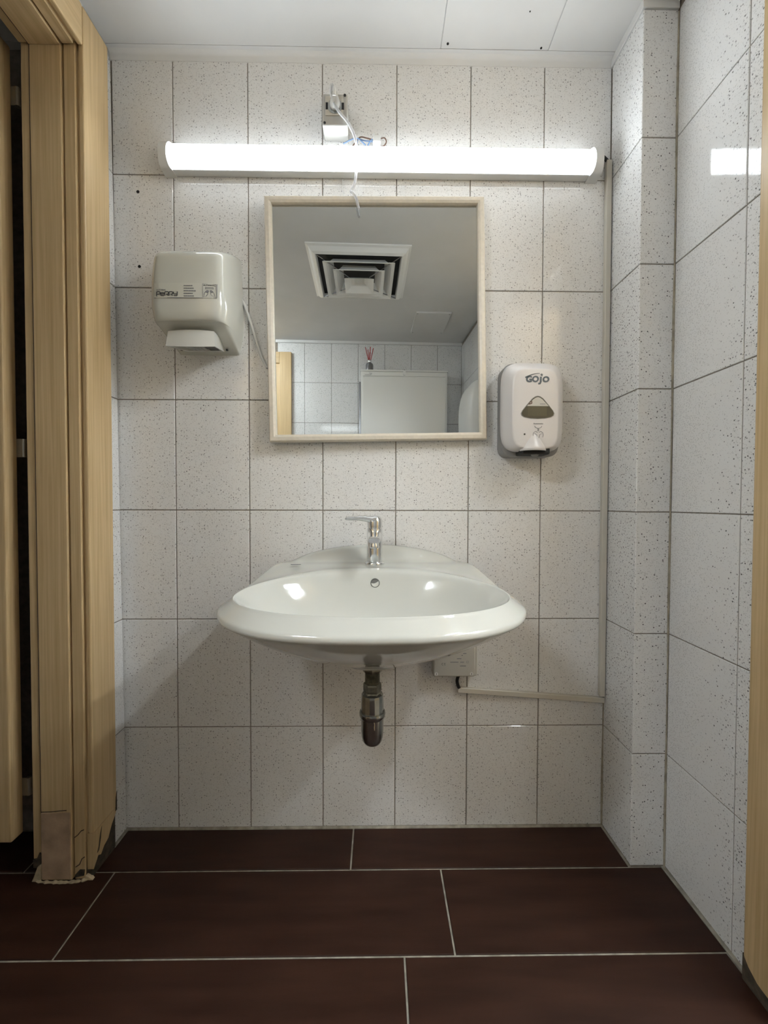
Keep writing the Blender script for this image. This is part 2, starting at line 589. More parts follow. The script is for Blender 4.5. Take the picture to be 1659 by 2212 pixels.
for i in range(len(rows_y) - 1):
    ya, yb = rows_y[i] - FG / 2, rows_y[i + 1] + FG / 2
    yb = max(yb, YF - 0.02)
    if ya - yb < 0.01: continue
    j0 = joints.get(i, (0.054 + 0.37 * (i - 2)) % 0.8 - 0.4)
    xr_ = XR - 0.003 if i == 0 else XP - 0.004 + RA * (yb - PY)
    cuts = [j0 + 0.8 * k for k in range(-4, 4)]
    edges = [-1.748] + [c for c in cuts if -1.70 < c < xr_ - 0.03] + [xr_]
    for a, b_ in zip(edges[:-1], edges[1:]):
        plank(a + FG / 2, b_ - FG / 2, ya, yb)

# grout fillets where walls meet the floor and each other (soft dirty sealant)
tr = put('baseboard_back', prism_x([(0.0, -0.002), (-0.006, -0.002), (-0.0045, 0.0012), (0.0, 0.0035)], XL, XR), 'fgrout')
tag(tr, kind='structure')
tr = put('baseboard_right', box(XP - 0.009, XP + 0.001, -0.40, PY, -0.002, 0.0022, 0.001), 'fgrout')
tag(tr, kind='structure')
tr = put('baseboard_left', box(XL - 0.001, XL + 0.0065, -0.064, 0.0, -0.002, 0.003, 0.001), 'fgrout')
tag(tr, kind='structure')
put('corner_grout', tube([(XR - 0.0005, -0.0005, z) for z in (0.0, 0.15, 0.30, 0.45, 0.6)], lambda t: 0.0030 + 0.0012 * math.sin(9 * t), 8, 4), 'cgrout', wb)
put('corner_grout', tube([(XP - 0.0005, PY - 0.0005, z) for z in (0.0, 0.3, 0.6, 0.9, 1.2, 1.5, 1.8, 2.08)], lambda t: 0.0024 + 0.0010 * math.sin(23 * t), 8, 4), 'cgrout', wc)

# ------------------------------------------------------------------ ceiling
CZ = 2.105
ce = put('ceiling', box(-1.80, 1.75, -2.12, 0.10, CZ + 0.003, CZ + 0.12), 'plaster')
tag(ce, kind='structure')
for a, b_, dz in ((-1.75, 0.1605, 0.0), (0.1625, 0.4455, 0.0006), (0.4475, 0.72, 0.0)):
    put('ceiling_panel', box(a, b_, -0.50, -0.020, CZ + dz, CZ + 0.0042, 0.0006, 1), 'plaster', ce)
put('ceiling_panel', box(-1.75, 0.72, YF, -0.5001, CZ, CZ + 0.0042), 'plaster', ce)
put('ceiling_strip', box(-1.75, 0.72, -0.0196, 0.0, CZ, CZ + 0.0042), 'plaster', ce)
cove = [(0.002, 2.0825), (0.002, CZ + 0.001), (-0.012, CZ + 0.001), (-0.008, CZ - 0.0012), (-0.0035, CZ - 0.004), (-0.0010, 2.0960), (-0.0003, 2.0835)]
tr = put('trim_1', prism_x(cove, -0.722, XR), 'plaster', smooth=True)
tag(tr, kind='structure')
tr = put('trim_2', box(-0.73, 0.69, YF, YF + 0.010, 2.085, CZ + 0.002, 0.003), 'plaster')
tag(tr, kind='structure')
tr = put('trim_3', box(XR - 0.004, XP, PY - 0.004, 0.0, 2.0845, CZ + 0.002, 0.0015), 'plaster')
tag(tr, kind='structure')
for x, y, r in ((0.1787, -0.0325, 0.0032), (0.4265, -0.026, 0.0028), (0.3674, -0.1069, 0.0016)):
    put('screw_hole', lathe([(r, CZ + 0.002), (r, CZ - 0.0004), (r * 0.6, CZ - 0.0006)], x, y, 10), 'hole', ce)

# ------------------------------------------------------------------ left door frame (local frame of the leaning wall)
t1 = empty('trim_4', (-0.7031, 0, 0))
tag(t1, 'oak laminate door frame with rotten foot and repair board', kind='structure')
OPZ = 1.953
JY = -0.157                     # face of the jamb turned to the camera
def fb(name, mat, *a, bev=0.0015):
    return put(name, box(*a, bev), mat, t1, local=True)
H0, H1 = -0.800, JY
CT = 2.050                      # top of the casing
# jamb towards the back wall
fb('jamb_board', 'wood', -0.1000, -0.0290, JY, -0.098, 0.0, OPZ + 0.02)
fb('jamb_edge', 'wood', -0.1225, -0.1020, JY + 0.004, -0.098, 0.04, OPZ + 0.02)
put('seal', box(-0.1022, -0.0998, JY + 0.002, -0.10, 0.0, OPZ + 0.02), 'seal', t1, local=True)
fb('stop_strip', 'wood', -0.0240, 0.0015, JY + 0.003, -0.098, 0.0, OPZ + 0.02)
put('groove', box(-0.0292, -0.0238, JY + 0.010, -0.10, 0.0, OPZ), 'wood', t1, local=True)
put('groove', box(0.0012, 0.0074, JY + 0.012, -0.10, 0.0, OPZ), 'wood', t1, local=True)
fb('casing', 'wood', 0.0070, 0.0190, JY + 0.006, -0.0610, 0.108, CT, bev=0.003)
fb('casing_back', 'wood', -0.0100, 0.0072, JY + 0.014, -0.0640, 0.0, CT - 0.002)
fb('rear_lining', 'wood', -0.175, -0.120, -0.075, -0.060, 0.0, OPZ + 0.03)
# header running towards the camera
fb('head_board', 'woodh', -0.1000, -0.0290, H0, H1, OPZ, OPZ + 0.03)
fb('head_edge', 'woodh', -0.1225, -0.1020, H0, H1, OPZ + 0.004, OPZ + 0.03)
put('seal', box(-0.1022, -0.0998, H0, H1, OPZ + 0.002, OPZ + 0.02), 'seal', t1, local=True)
fb('stop_strip', 'woodh', -0.0240, 0.0015, H0, H1 - 0.0005, OPZ + 0.003, OPZ + 0.03)
put('groove', box(-0.0292, 0.0074, H0, H1, OPZ + 0.011, OPZ + 0.03), 'woodh', t1, local=True)
fb('casing', 'woodh', 0.0070, 0.0190, H0 - 0.08, JY + 0.0055, OPZ + 0.006, CT, bev=0.003)
fb('casing_back', 'woodh', -0.0100, 0.0072, H0 - 0.08, JY + 0.0055, OPZ + 0.014, CT - 0.002)
# jamb on the camera's side
fb('jamb_board', 'wood', -0.1000, 0.0015, H0 - 0.04, H0, 0.0, OPZ + 0.02)
fb('jamb_edge', 'wood', -0.1225, -0.1020, H0 - 0.04, H0 - 0.004, 0.0, OPZ + 0.02)
fb('casing', 'wood', -0.0010, 0.0190, H0 - 0.085, H0 - 0.006, 0.0, CT, bev=0.003)
# worn foot: repair board, splits, rot and filler
put('repair_board', box(-0.0992, -0.0300, JY - 0.0022, JY + 0.002, 0.004, 0.165, 0.0012), 'raw', t1, local=True, label='pinkish raw repair board at the foot of the jamb')
edge = [(-0.1505, 0.020), (-0.134, 0.040), (-0.124, 0.034), (-0.112, 0.046), (-0.096, 0.052), (-0.082, 0.076), (-0.070, 0.088), (-0.0615, 0.100)]
put('rotten_foot', prism_x([(-0.1505, 0.0)] + edge + [(-0.0615, 0.0)], -0.004, 0.0145), 'rot', t1, local=True, label='dark rotten wood at the foot of the casing')
put('casing_foot', prism_x([(y, z + 0.001) for y, z in edge] + [(-0.0612, 0.1085), (-0.1508, 0.1085)], 0.004, 0.0188), 'wood', t1, local=True)
put('rot_stain', prism_x([(-0.139, 0.050), (-0.133, 0.062), (-0.127, 0.090), (-0.120, 0.104), (-0.124, 0.078), (-0.131, 0.052)], 0.0186, 0.0193), 'rot', t1, local=True)
put('rot_stain', prism_x([(-0.067, 0.100), (-0.0655, 0.136), (-0.0605, 0.150), (-0.0605, 0.100)], 0.0186, 0.0194), 'rot', t1, local=True)
def lump(pts, r, seed):
    rnd = random.Random(seed)
    b = tube(pts, lambda t: r * (0.45 + 0.8 * rnd.random()), 7, 5)
    for v in b.verts: v.co.z = max(v.co.z, -0.002)
    return b
put('filler', lump([(-0.112, JY - 0.001, 0.001), (-0.098, JY - 0.005, 0.001), (-0.065, JY - 0.006, 0.0), (-0.033, JY - 0.006, 0.0), (-0.010, JY - 0.004, 0.001), (0.010, JY + 0.001, 0.002)], 0.0042, 3), 'filler', t1, local=True)
put('filler', prism([(-0.122, 0.0), (-0.116, 0.012), (-0.1075, 0.036), (-0.1015, 0.040), (-0.1005, 0.010), (-0.102, 0.0)], JY - 0.004, JY + 0.006, bev=0.001), 'filler', t1, local=True)
put('filler', prism([(0.000, 0.0), (0.004, 0.012), (0.009, 0.010), (0.017, 0.004), (0.021, 0.0)], JY - 0.001, JY + 0.008, bev=0.001), 'filler', t1, local=True)
put('rot_stain', prism([(-0.1205, 0.030), (-0.1025, 0.028), (-0.1015, 0.062), (-0.1065, 0.066), (-0.1125, 0.052), (-0.1215, 0.050)], JY + 0.001, JY + 0.006), 'rot', t1, local=True)
put('rot_stain', prism([(-0.0225, 0.006), (-0.0015, 0.010), (0.0005, 0.024), (-0.0115, 0.024), (-0.0215, 0.013)], JY + 0.0005, JY + 0.004), 'rot', t1, local=True)
put('split', ribbon([(-0.0235, 0.102), (-0.0155, 0.108), (-0.0075, 0.118), (-0.0005, 0.121)], 0.002, JY + 0.0022, JY + 0.004), 'rot', t1, local=True)
put('split', ribbon([(-0.0215, 0.030), (-0.0125, 0.036), (-0.0065, 0.050), (0.0005, 0.055)], 0.002, JY + 0.0022, JY + 0.004), 'rot', t1, local=True)
put('split', ribbon([(-0.0990, 0.1665), (-0.077, 0.1672), (-0.057, 0.1690), (-0.039, 0.1700)], 0.0018, JY - 0.0006, JY + 0.001), 'rot', t1, local=True)

# left door leaf, standing open into the next room
d1 = empty('door_1', (-0.7031, 0, 0))
tag(d1, 'oak laminate door leaf standing open into the dark room', kind='structure')
put('leaf', box(-0.84, -0.1770, -0.150, -0.114, 0.085, 1.990, 0.005, 3), 'wood', d1, local=True)
for z in (0.200, 1.037, 1.876):
    h = put('hinge', lathe([(0.0056, z - 0.022), (0.0056, z + 0.022)], -0.1640, -0.1120, 12), 'hinge', d1, smooth=True, local=True)
    put('hinge_plate', box(-0.1775, -0.1640, -0.1165, -0.1145, z - 0.022, z + 0.022), 'hinge', h, local=True)

# ------------------------------------------------------------------ right doorway (local frame of the right wall)
OPZ = 2.000
t2 = empty('trim_5', (XP, PY, 0), (0, 0, -RA))
tag(t2, 'oak laminate door frame on the right tiled wall', kind='structure')
def fr_(name, mat, *a, bev=0.003):
    return put(name, box(*a, bev), mat, t2, local=True)
fr_('casing', 'wood', -0.015, 0.004, -RD0 - 0.085, -RD0, 0.022, 2.085)
fr_('casing', 'wood', -0.015, 0.004, -RD1, -RD1 + 0.085, 0.0, 2.085)
fr_('casing', 'woodh', -0.0146, 0.004, -RD1 + 0.085, -RD0 - 0.085, OPZ, 2.085)
put('rotten_foot', prism_x([(-RD0 + 0.001, 0.0), (-RD0 + 0.001, 0.050), (-RD0 - 0.012, 0.036), (-RD0 - 0.03, 0.026), (-RD0 - 0.085, 0.020), (-RD0 - 0.085, 0.0)], -0.0152, 0.004), 'rot', t2, local=True)
fr_('jamb_board', 'wood', 0.002, 0.122, -RD0 - 0.095, -RD0 - 0.078, 0.0, OPZ + 0.01, bev=0.001)
fr_('jamb_board', 'wood', 0.002, 0.122, -RD1 + 0.078, -RD1 + 0.095, 0.0, OPZ + 0.01, bev=0.001)
fr_('head_board', 'woodh', 0.002, 0.122, -RD1 + 0.09, -RD0 - 0.09, OPZ - 0.006, OPZ + 0.01, bev=0.001)
d2 = empty('door_2', (XP, PY, 0), (0, 0, -RA))
tag(d2, 'oak laminate door in the right wall standing open', kind='structure')
put('leaf', box(0.125, 0.845, -RD1 + 0.040, -RD1 + 0.076, 0.008, OPZ - 0.004, 0.002), 'woodx', d2, local=True)
put('handle', tube([(0.78, -RD1 + 0.076, 1.0), (0.78, -RD1 + 0.12, 1.0), (0.76, -RD1 + 0.125, 1.0), (0.66, -RD1 + 0.125, 1.0)], 0.008, 10, 5), 'steel', d2, smooth=True, local=True)

# door in the wall behind the camera
t3 = empty('trim_6', (-1.0, YF, 0))
tag(t3, 'oak laminate door frame reflected at the mirror edge', kind='structure')
put('casing', box(-0.665, -0.580, YF, YF + 0.024, 0.0, 2.012, 0.003), 'wood', t3)
put('casing', box(-1.440, -1.355, YF, YF + 0.024, 0.0, 2.012, 0.003), 'wood', t3)
put('casing', box(-1.355, -0.665, YF, YF + 0.0235, 1.93, 2.012, 0.003), 'woodx', t3)
d3 = put('door_3', box(-1.356, -0.664, YF - 0.004, YF + 0.012, 0.008, 1.931, 0.002), 'wood')
tag(d3, 'closed oak laminate door in the rear tiled wall', kind='structure')
put('handle', tube([(-0.73, YF + 0.012, 1.0), (-0.73, YF + 0.055, 1.0), (-0.75, YF + 0.06, 1.0), (-0.84, YF + 0.06, 1.0)], 0.008, 10, 5), 'steel', d3, smooth=True)

# ------------------------------------------------------------------ washbasin
def catmull2(pts, sub=24):
    return [(p.x, p.y) for p in smooth_path([(a, b, 0) for a, b in pts], sub)]
BX = -0.0115
half = [(0.0, -0.512), (0.09, -0.505), (0.18, -0.476), (0.255, -0.418), (0.298, -0.350), (0.3100, -0.290), (0.3040, -0.220), (0.283, -0.140), (0.252, -0.060), (0.224, -0.003)]
hc = catmull2(half)
outer = hc + [(0.222 * (1 - k / 20), -0.003) for k in range(1, 21)]
outer = outer + [(-x, y) for x, y in reversed(outer[1:-1])]
BC = (0.0, -0.285)
NA = 160
def radial(poly, c):
    """radius at NA equal angles of a star-shaped closed polygon"""
    res = []
    n = len(poly)
    for k in range(NA):
        a = 2 * math.pi * k / NA + 0.001
        dx, dy = math.cos(a), math.sin(a)
        best = None
        for i in range(n):
            ax, ay = poly[i][0] - c[0], poly[i][1] - c[1]
            bx_, by_ = poly[(i + 1) % n][0] - c[0], poly[(i + 1) % n][1] - c[1]
            ex, ey = bx_ - ax, by_ - ay
            den = dx * ey - dy * ex
            if abs(den) < 1e-12: continue
            t = (ax * ey - ay * ex) / den
            s = (ax * dy - ay * dx) / den
            if t > 0 and -1e-9 <= s <= 1 + 1e-9:
                best = t if best is None else max(best, t)
        res.append((best, dx, dy))
    return res
RO = radial(outer, BC)
inner_poly = [(0.268 * math.cos(t), -0.3135 + 0.1685 * math.sin(t)) for t in [2 * math.pi * k / 240 for k in range(240)]]
RI = radial(inner_poly, BC)
def zcrest(x, y):
    # back deck high, sides dip, front a touch higher
    t = min(1, max(0, (y + 0.50) / 0.42))
    base = 0.7240 + 0.0275 * t * t
    return base - 0.006 * abs(x / 0.31) ** 2
def upst(x, y):
    s = min(1, max(0, (y + 0.056) / 0.042))
    s = s * s * (3 - 2 * s)
    e = max(0.0, 1 - (x / 0.218) ** 2)
    return 0.040 * s * e ** 0.75
loops = []
def bowl(k, scale, z, cx=0.0, cy=-0.3135):
    ri, dx, dy = RI[k]
    px, py = BC[0] + ri * dx, BC[1] + ri * dy
    return (BX + cx + (px - cx) * scale, cy + (py - cy) * scale, z)
for sc, z in ((0.02, 0.596), (0.10, 0.597), (0.25, 0.602), (0.42, 0.612), (0.60, 0.630), (0.75, 0.654), (0.87, 0.684), (0.945, 0.710)):
    loops.append([bowl(k, sc, z) for k in range(NA)])
def mixp(k, s, off=0.0):
    (ri, dx, dy), (ro, _, _) = RI[k], RO[k]
    r = ri + (ro - ri) * s - off
    return BC[0] + r * dx, BC[1] + r * dy
front_w = lambda y: min(1, max(0, (-y - 0.06) / 0.14))
rim_s = [(0.0, 0.0, -0.006), (0.06, 0.0, -0.0015), (0.12, 0.0, 0.0)] + [(0.12 + 0.80 * k / 10, -0.0240 * k / 10 - (0.0012 if k else 0), 0.0) for k in range(1, 11)] + [(0.965, -0.0275, 0), (0.99, -0.0305, 0), (1.0, -0.0345, 0)]
for s, dzf, dzi in rim_s:
    L = []
    for k in range(NA):
        x, y = mixp(k, s)
        z = zcrest(x, y) + dzf * front_w(y) + dzi + upst(x, y)
        L.append((BX + x, y, z))
    loops.append(L)
for off, dz in ((0.003, -0.0385), (0.009, -0.0420)):
    L = []
    for k in range(NA):
        x, y = mixp(k, 1.0, off)
        L.append((BX + x, min(y, -0.003), zcrest(x, y) + dz))
    loops.append(L)
for sc, z, cy in ((0.90, 0.662, -0.20), (0.80, 0.641, -0.20), (0.68, 0.618, -0.20), (0.54, 0.598, -0.205), (0.40, 0.583, -0.22), (0.27, 0.574, -0.25), (0.20, 0.572, -0.265), (0.195, 0.566, -0.267), (0.10, 0.565, -0.27), (0.02, 0.565, -0.27)):
    L = []
    for k in range(NA):
        x, y = mixp(k, 1.0)
        L.append((BX + x * sc, min(-0.003, cy + (y - cy) * sc), z))
    loops.append(L)
sink = empty('washbasin', (BX, -0.003, 0.73))
tag(sink, 'white oval ceramic washbasin mounted on the tiled wall under the mirror', 'washbasin')
bowl_o = put('bowl', loft(loops), 'ceramic', sink, smooth=True, sharp=80)
sm = bowl_o.modifiers.new('s', 'SUBSURF'); sm.levels = 1; sm.render_levels = 1
# overflow hole and drain
def ovp(r, a, off):
    return (-0.0075 + r * math.cos(a), -0.1530 + 0.337 * r * math.sin(a) - 0.941 * off, 0.7140 + 0.941 * r * math.sin(a) + 0.337 * off)
ov = loft([[ovp(r, a * math.pi / 12, off) for a in range(24)] for r, off in ((0.0112, -0.004), (0.0112, 0.0012), (0.0098, 0.0018), (0.0092, 0.0004))])
ovo = put('overflow_plug', ov, 'plug', sink, smooth=True)
put('drain_ring', lathe([(0.031, 0.596), (0.031, 0.6015), (0.024, 0.6025), (0.022, 0.599)], BX, -0.30, 28), 'chrome', sink, smooth=True)
put('maker_mark', loft([[(-0.208 + 0.013 * math.cos(a * math.pi / 8), -0.094 + 0.004 * math.sin(a * math.pi / 8), zz) for a in range(16)] for zz in (0.7490, 0.7502)]), 'ink2', sink)

# tap
TX, TY, TZ = -0.0095, -0.088, 0.7488
tap = empty('mixer_tap', (TX, TY, TZ))
tag(tap, 'chrome single lever mixer tap on the washbasin, lever turned aside', 'tap')
put('base_ring', lathe([(0.0245, TZ - 0.002), (0.0252, TZ + 0.003), (0.0245, TZ + 0.0065), (0.0205, TZ + 0.0085), (0.019, TZ + 0.0085)], TX, TY, 40), 'chrome', tap, smooth=True, sharp=60)
put('body', lathe([(0.0195, TZ + 0.004), (0.0198, TZ + 0.03), (0.0200, TZ + 0.06), (0.0203, TZ + 0.088), (0.0200, TZ + 0.0915), (0.0180, TZ + 0.0925), (0.0180, TZ + 0.0945)], TX, TY, 40), 'chrome', tap, smooth=True)
sl = []
for t, zc_, hw, hh in ((0.0, TZ + 0.074, 0.0170, 0.0150), (0.25, TZ + 0.0745, 0.0165, 0.0120), (0.55, TZ + 0.0735, 0.0155, 0.0090), (0.85, TZ + 0.0715, 0.0150, 0.0075), (0.97, TZ + 0.0705, 0.0145, 0.0070), (1.0, TZ + 0.0700, 0.0130, 0.0058)):
    y = TY - 0.008 - 0.098 * t
    sl.append([(TX + hw * math.copysign(abs(math.cos(a)) ** 0.6, math.cos(a)), y, zc_ + hh * math.copysign(abs(math.sin(a)) ** 0.6, math.sin(a))) for a in [2 * math.pi * k / 32 for k in range(32)]])
sp = put('spout', loft(sl), 'chrome', tap, smooth=True)
put('aerator', lathe([(0.0090, TZ + 0.066), (0.0105, TZ + 0.058), (0.0112, TZ + 0.0545), (0.0105, TZ + 0.0525), (0.0080, TZ + 0.0525), (0.0080, TZ + 0.056)], TX, TY - 0.094, 28), 'chrome', sp, smooth=True)
put('aerator_mesh', lathe([(0.0095, TZ + 0.0522), (0.0095, TZ + 0.0536)], TX, TY - 0.094, 24), 'vent', sp)
put('lever_head', lathe([(0.0190, TZ + 0.0945), (0.0195, TZ + 0.098), (0.0195, TZ + 0.108), (0.0185, TZ + 0.116), (0.0150, TZ + 0.1215), (0.0080, TZ + 0.1245), (0.0010, TZ + 0.1250)], TX, TY, 36), 'chrome', tap, smooth=True, sharp=60)
ll = []
for t, w, h, z in ((0.0, 0.0185, 0.0115, TZ + 0.1115), (0.15, 0.0180, 0.0100, TZ + 0.1135), (0.35, 0.0145, 0.0088, TZ + 0.1170), (0.6, 0.0120, 0.0066, TZ + 0.1185), (0.85, 0.0105, 0.0055, TZ + 0.1178), (0.96, 0.0090, 0.0046, TZ + 0.1172), (1.0, 0.0050, 0.0020, TZ + 0.1170)):
    x = TX + 0.006 - 0.080 * t
    y0 = TY - 0.014 * t
    ll.append([(x, y0 + w * math.cos(a), z + h * math.sin(a)) for a in [2 * math.pi * k / 24 for k in range(24)]])
put('lever', loft(ll), 'chrome', tap, smooth=True)

# bottle trap
QX, QY = -0.0120, -0.272
trap = empty('bottle_trap', (QX, QY, 0.41))
tag(trap, 'dull chrome bottle trap hanging under the washbasin', 'drain trap')
put('flange_nut', lathe([(0.021, 0.567), (0.0225, 0.561), (0.0225, 0.556), (0.0195, 0.550), (0.016, 0.549)], QX, QY, sides=8), 'brass', trap)
thread = [(0.0155, 0.560)]
for k in range(14):
    z = 0.551 - 0.0022 * k
    thread += [(0.0158, z), (0.0146, z - 0.0011)]
put('threaded_tail', lathe(thread, QX, QY, 28), 'brass', trap)
put('hex_nut', lathe([(0.0150, 0.527), (0.0185, 0.5255), (0.0192, 0.522), (0.0192, 0.511), (0.0185, 0.5075), (0.0200, 0.505), (0.0200, 0.499)], QX, QY, sides=6), 'brass', trap)
put('trap_body', lathe([(0.0185, 0.505), (0.0228, 0.502), (0.0232, 0.497), (0.0238, 0.478), (0.0242, 0.462)], QX, QY, sides=14), 'trapm', trap)
put('trap_collar', lathe([(0.0242, 0.4655), (0.0268, 0.4650), (0.0275, 0.4620), (0.0272, 0.4570), (0.0258, 0.4530), (0.0236, 0.4515)], QX, QY, 40), 'trapm', trap, smooth=True)
put('trap_cup', lathe([(0.0242, 0.456), (0.0238, 0.445), (0.0236, 0.425), (0.0228, 0.413), (0.0205, 0.4035), (0.0165, 0.3975), (0.009, 0.3945), (0.001, 0.394)], QX, QY, 40), 'trapm', trap, smooth=True, sharp=70)
put('outlet_pipe', tube([(QX, QY + 0.012, 0.484), (QX, QY + 0.08, 0.484), (QX, -0.003, 0.484)], 0.0155, 20, 1), 'trapm', trap, smooth=True)
put('wall_rose', loft([[(QX + r * math.cos(a * math.pi / 14), y, 0.484 + r * math.sin(a * math.pi / 14)) for a in range(28)] for r, y in ((0.017, -0.010), (0.022, -0.008), (0.0225, 0.0))]), 'trapm', trap, smooth=True)
put('lime_streak', ribbon([(QX + 0.0042, 0.4525), (QX + 0.0052, 0.447), (QX + 0.0046, 0.441), (QX + 0.005, 0.436)], 0.0016, QY - 0.0242, QY - 0.0230), 'filler', trap)

# ------------------------------------------------------------------ mirror
mir = empty('framed_mirror', (-0.0050, -0.0200, 1.3930), (0, -0.0195, 0.0157))
tag(mir, 'square mirror in a cream frame hung slightly askew above the washbasin', 'mirror')
HW, HH, FWD = 0.2905, 0.3210, 0.0190
put('mirror_pane', box(-HW + 0.012, HW - 0.012, -0.0010, 0.006, -HH + 0.012, HH - 0.012), 'mirror', mir, local=True)
prof = [(0.0, 0.012), (0.0, -0.0085), (0.003, -0.0120), (0.012, -0.0128), (0.0175, -0.0100), (FWD, -0.0060), (FWD, -0.0012)]
prof_top = prof
def frame_side(a, b, inw):
    """mitred frame rail from corner a to corner b, inw = inward direction"""
    (ax, az), (bx_, bz) = a, b
    L0, L1 = [], []
    tx, tz = (bx_ - ax), (bz - az)
    ln = math.hypot(tx, tz); tx /= ln; tz /= ln
    for d, y in prof:
        L0.append((ax + inw[0] * d + tx * d, y, az + inw[1] * d + tz * d))
        L1.append((bx_ + inw[0] * d - tx * d, y, bz + inw[1] * d - tz * d))
    return loft([L0, L1])
C4 = [(-HW, HH), (HW, HH), (HW, -HH), (-HW, -HH)]
for i, inw in enumerate(((0, -1), (-1, 0), (0, 1), (1, 0))):
    put('frame_rail', frame_side(C4[i], C4[(i + 1) % 4], inw), 'frame', mir, local=True)

# ------------------------------------------------------------------ led batten light
lamp = empty('led_batten_light', (0.0, 0.0, 1.80))
tag(lamp, 'long white led batten light glowing above the mirror', 'wall light')
LX0, LX1 = -0.571, 0.589
LZ0, LZ1 = 1.776, 1.847
put('base_tray', box(LX0 + 0.01, LX1 - 0.01, -0.024, -0.0005, LZ0 + 0.003, LZ1 - 0.004, 0.002), 'white', lamp)
def lens_prof(k0=0.0):
    zc_, hz = (LZ0 + LZ1) / 2 + 0.001, (LZ1 - LZ0) / 2 - 0.004 + k0
    return [(-0.022 - (0.017 + k0) * max(0, math.sin(t)) ** 0.75, zc_ - hz * math.cos(t)) for t in [math.pi * k / 20 for k in range(21)]]
put('lens', prism_x(lens_prof(), LX0 + 0.024, LX1 - 0.024), 'lens', lamp, smooth=True, label='glowing white lens')
for x0, x1, x2 in ((LX0, LX0 + 0.020, LX0 + 0.030), (LX1, LX1 - 0.020, LX1 - 0.030)):
    lp = [(0.0, LZ0 - 0.001)] + [(y - 0.0012, z) for y, z in lens_prof(0.0035)] + [(0.0, LZ1 + 0.001)]
    n = len(lp)
    A = [(x0, y, z) for y, z in lp]
    B = [(x1 + (x2 - x1) * abs((i - n / 2) / (n / 2)) ** 2, y, z) for i, (y, z) in enumerate(lp)]
    put('end_cap', loft([A, B]), 'white', lamp, smooth=True)

# ------------------------------------------------------------------ socket above the lamp
so = empty('wall_socket', (-0.114, 0.0, 1.875))
tag(so, 'grey surface mounted power socket with a white plug above the light', 'socket')
SX0, SX1, SZ0, SZ1 = -0.1465, -0.0815, 1.876, 1.957
put('housing', box(SX0, SX1, -0.050, 0.0, SZ0, SZ1, 0.004, 3), 'socket', so, smooth=True)
put('insert', box(SX0 + 0.008, SX1 - 0.011, -0.0525, -0.049, SZ0 + 0.024, SZ1 - 0.009, 0.001), 'ivory', so)
put('socket_well', loft([[(-0.1140 + r * math.cos(a * math.pi / 14), y, 1.9225 + r * math.sin(a * math.pi / 14)) for a in range(28)] for r, y in ((0.0190, -0.051), (0.0190, -0.0531), (0.016, -0.0532))]), 'trapm', so)
for s in (-1, 1):
    put('earth_clip', box(-0.114 + s * 0.0205 - 0.003, -0.114 + s * 0.0205 + 0.003, -0.0535, -0.052, 1.914, 1.931), 'vent', so)
for x, z in ((SX1 - 0.007, SZ1 - 0.005), (SX0 + 0.006, SZ0 + 0.006)):
    put('screw', loft([[(x + 0.0033 * math.cos(a * math.pi / 8), y, z + 0.0033 * math.sin(a * math.pi / 8)) for a in range(16)] for y in (-0.0515, -0.049)]), 'vent', so)
pc = empty('power_cable', (-0.112, -0.055, 1.925))
tag(pc, 'white flex with plug running from the socket down over the light to the mirror', 'cable')
put('plug', loft([[(-0.1130 + r * math.cos(a * math.pi / 12), y, 1.9245 + dz + r * math.sin(a * math.pi / 12)) for a in range(24)] for r, y, dz in ((0.0135, -0.052, 0), (0.0130, -0.060, 0), (0.0100, -0.068, 0.004), (0.0070, -0.075, 0.010))]), 'socket', pc, smooth=True)
put('strain_relief', tube([(-0.113, -0.073, 1.928), (-0.1125, -0.076, 1.940), (-0.114, -0.074, 1.950)], lambda t: 0.0052 - 0.0018 * t, 12, 5), 'white', pc, smooth=True)
put('flex', tube([(-0.114, -0.074, 1.948), (-0.1195, -0.073, 1.956), (-0.1225, -0.070, 1.946), (-0.1185, -0.066, 1.927), (-0.104, -0.062, 1.902), (-0.083, -0.058, 1.881), (-0.068, -0.050, 1.861), (-0.0605, -0.044, 1.842), (-0.0590, -0.0425, 1.817), (-0.0590, -0.041, 1.785), (-0.0600, -0.038, 1.765), (-0.0650, -0.0345, 1.738), (-0.0740, -0.034, 1.7225), (-0.068, -0.0385, 1.7150), (-0.060, -0.0400, 1.700), (-0.0555, -0.0380, 1.684), (-0.0530, -0.0370, 1.674)], 0.0036, 10, 6), 'cable', pc, smooth=True)
put('loose_strand', tube([(-0.0985, -0.003, 1.783), (-0.0975, -0.003, 1.76), (-0.0955, -0.006, 1.735), (-0.094, -0.010, 1.716)], 0.0011, 6, 4), 'white', pc)

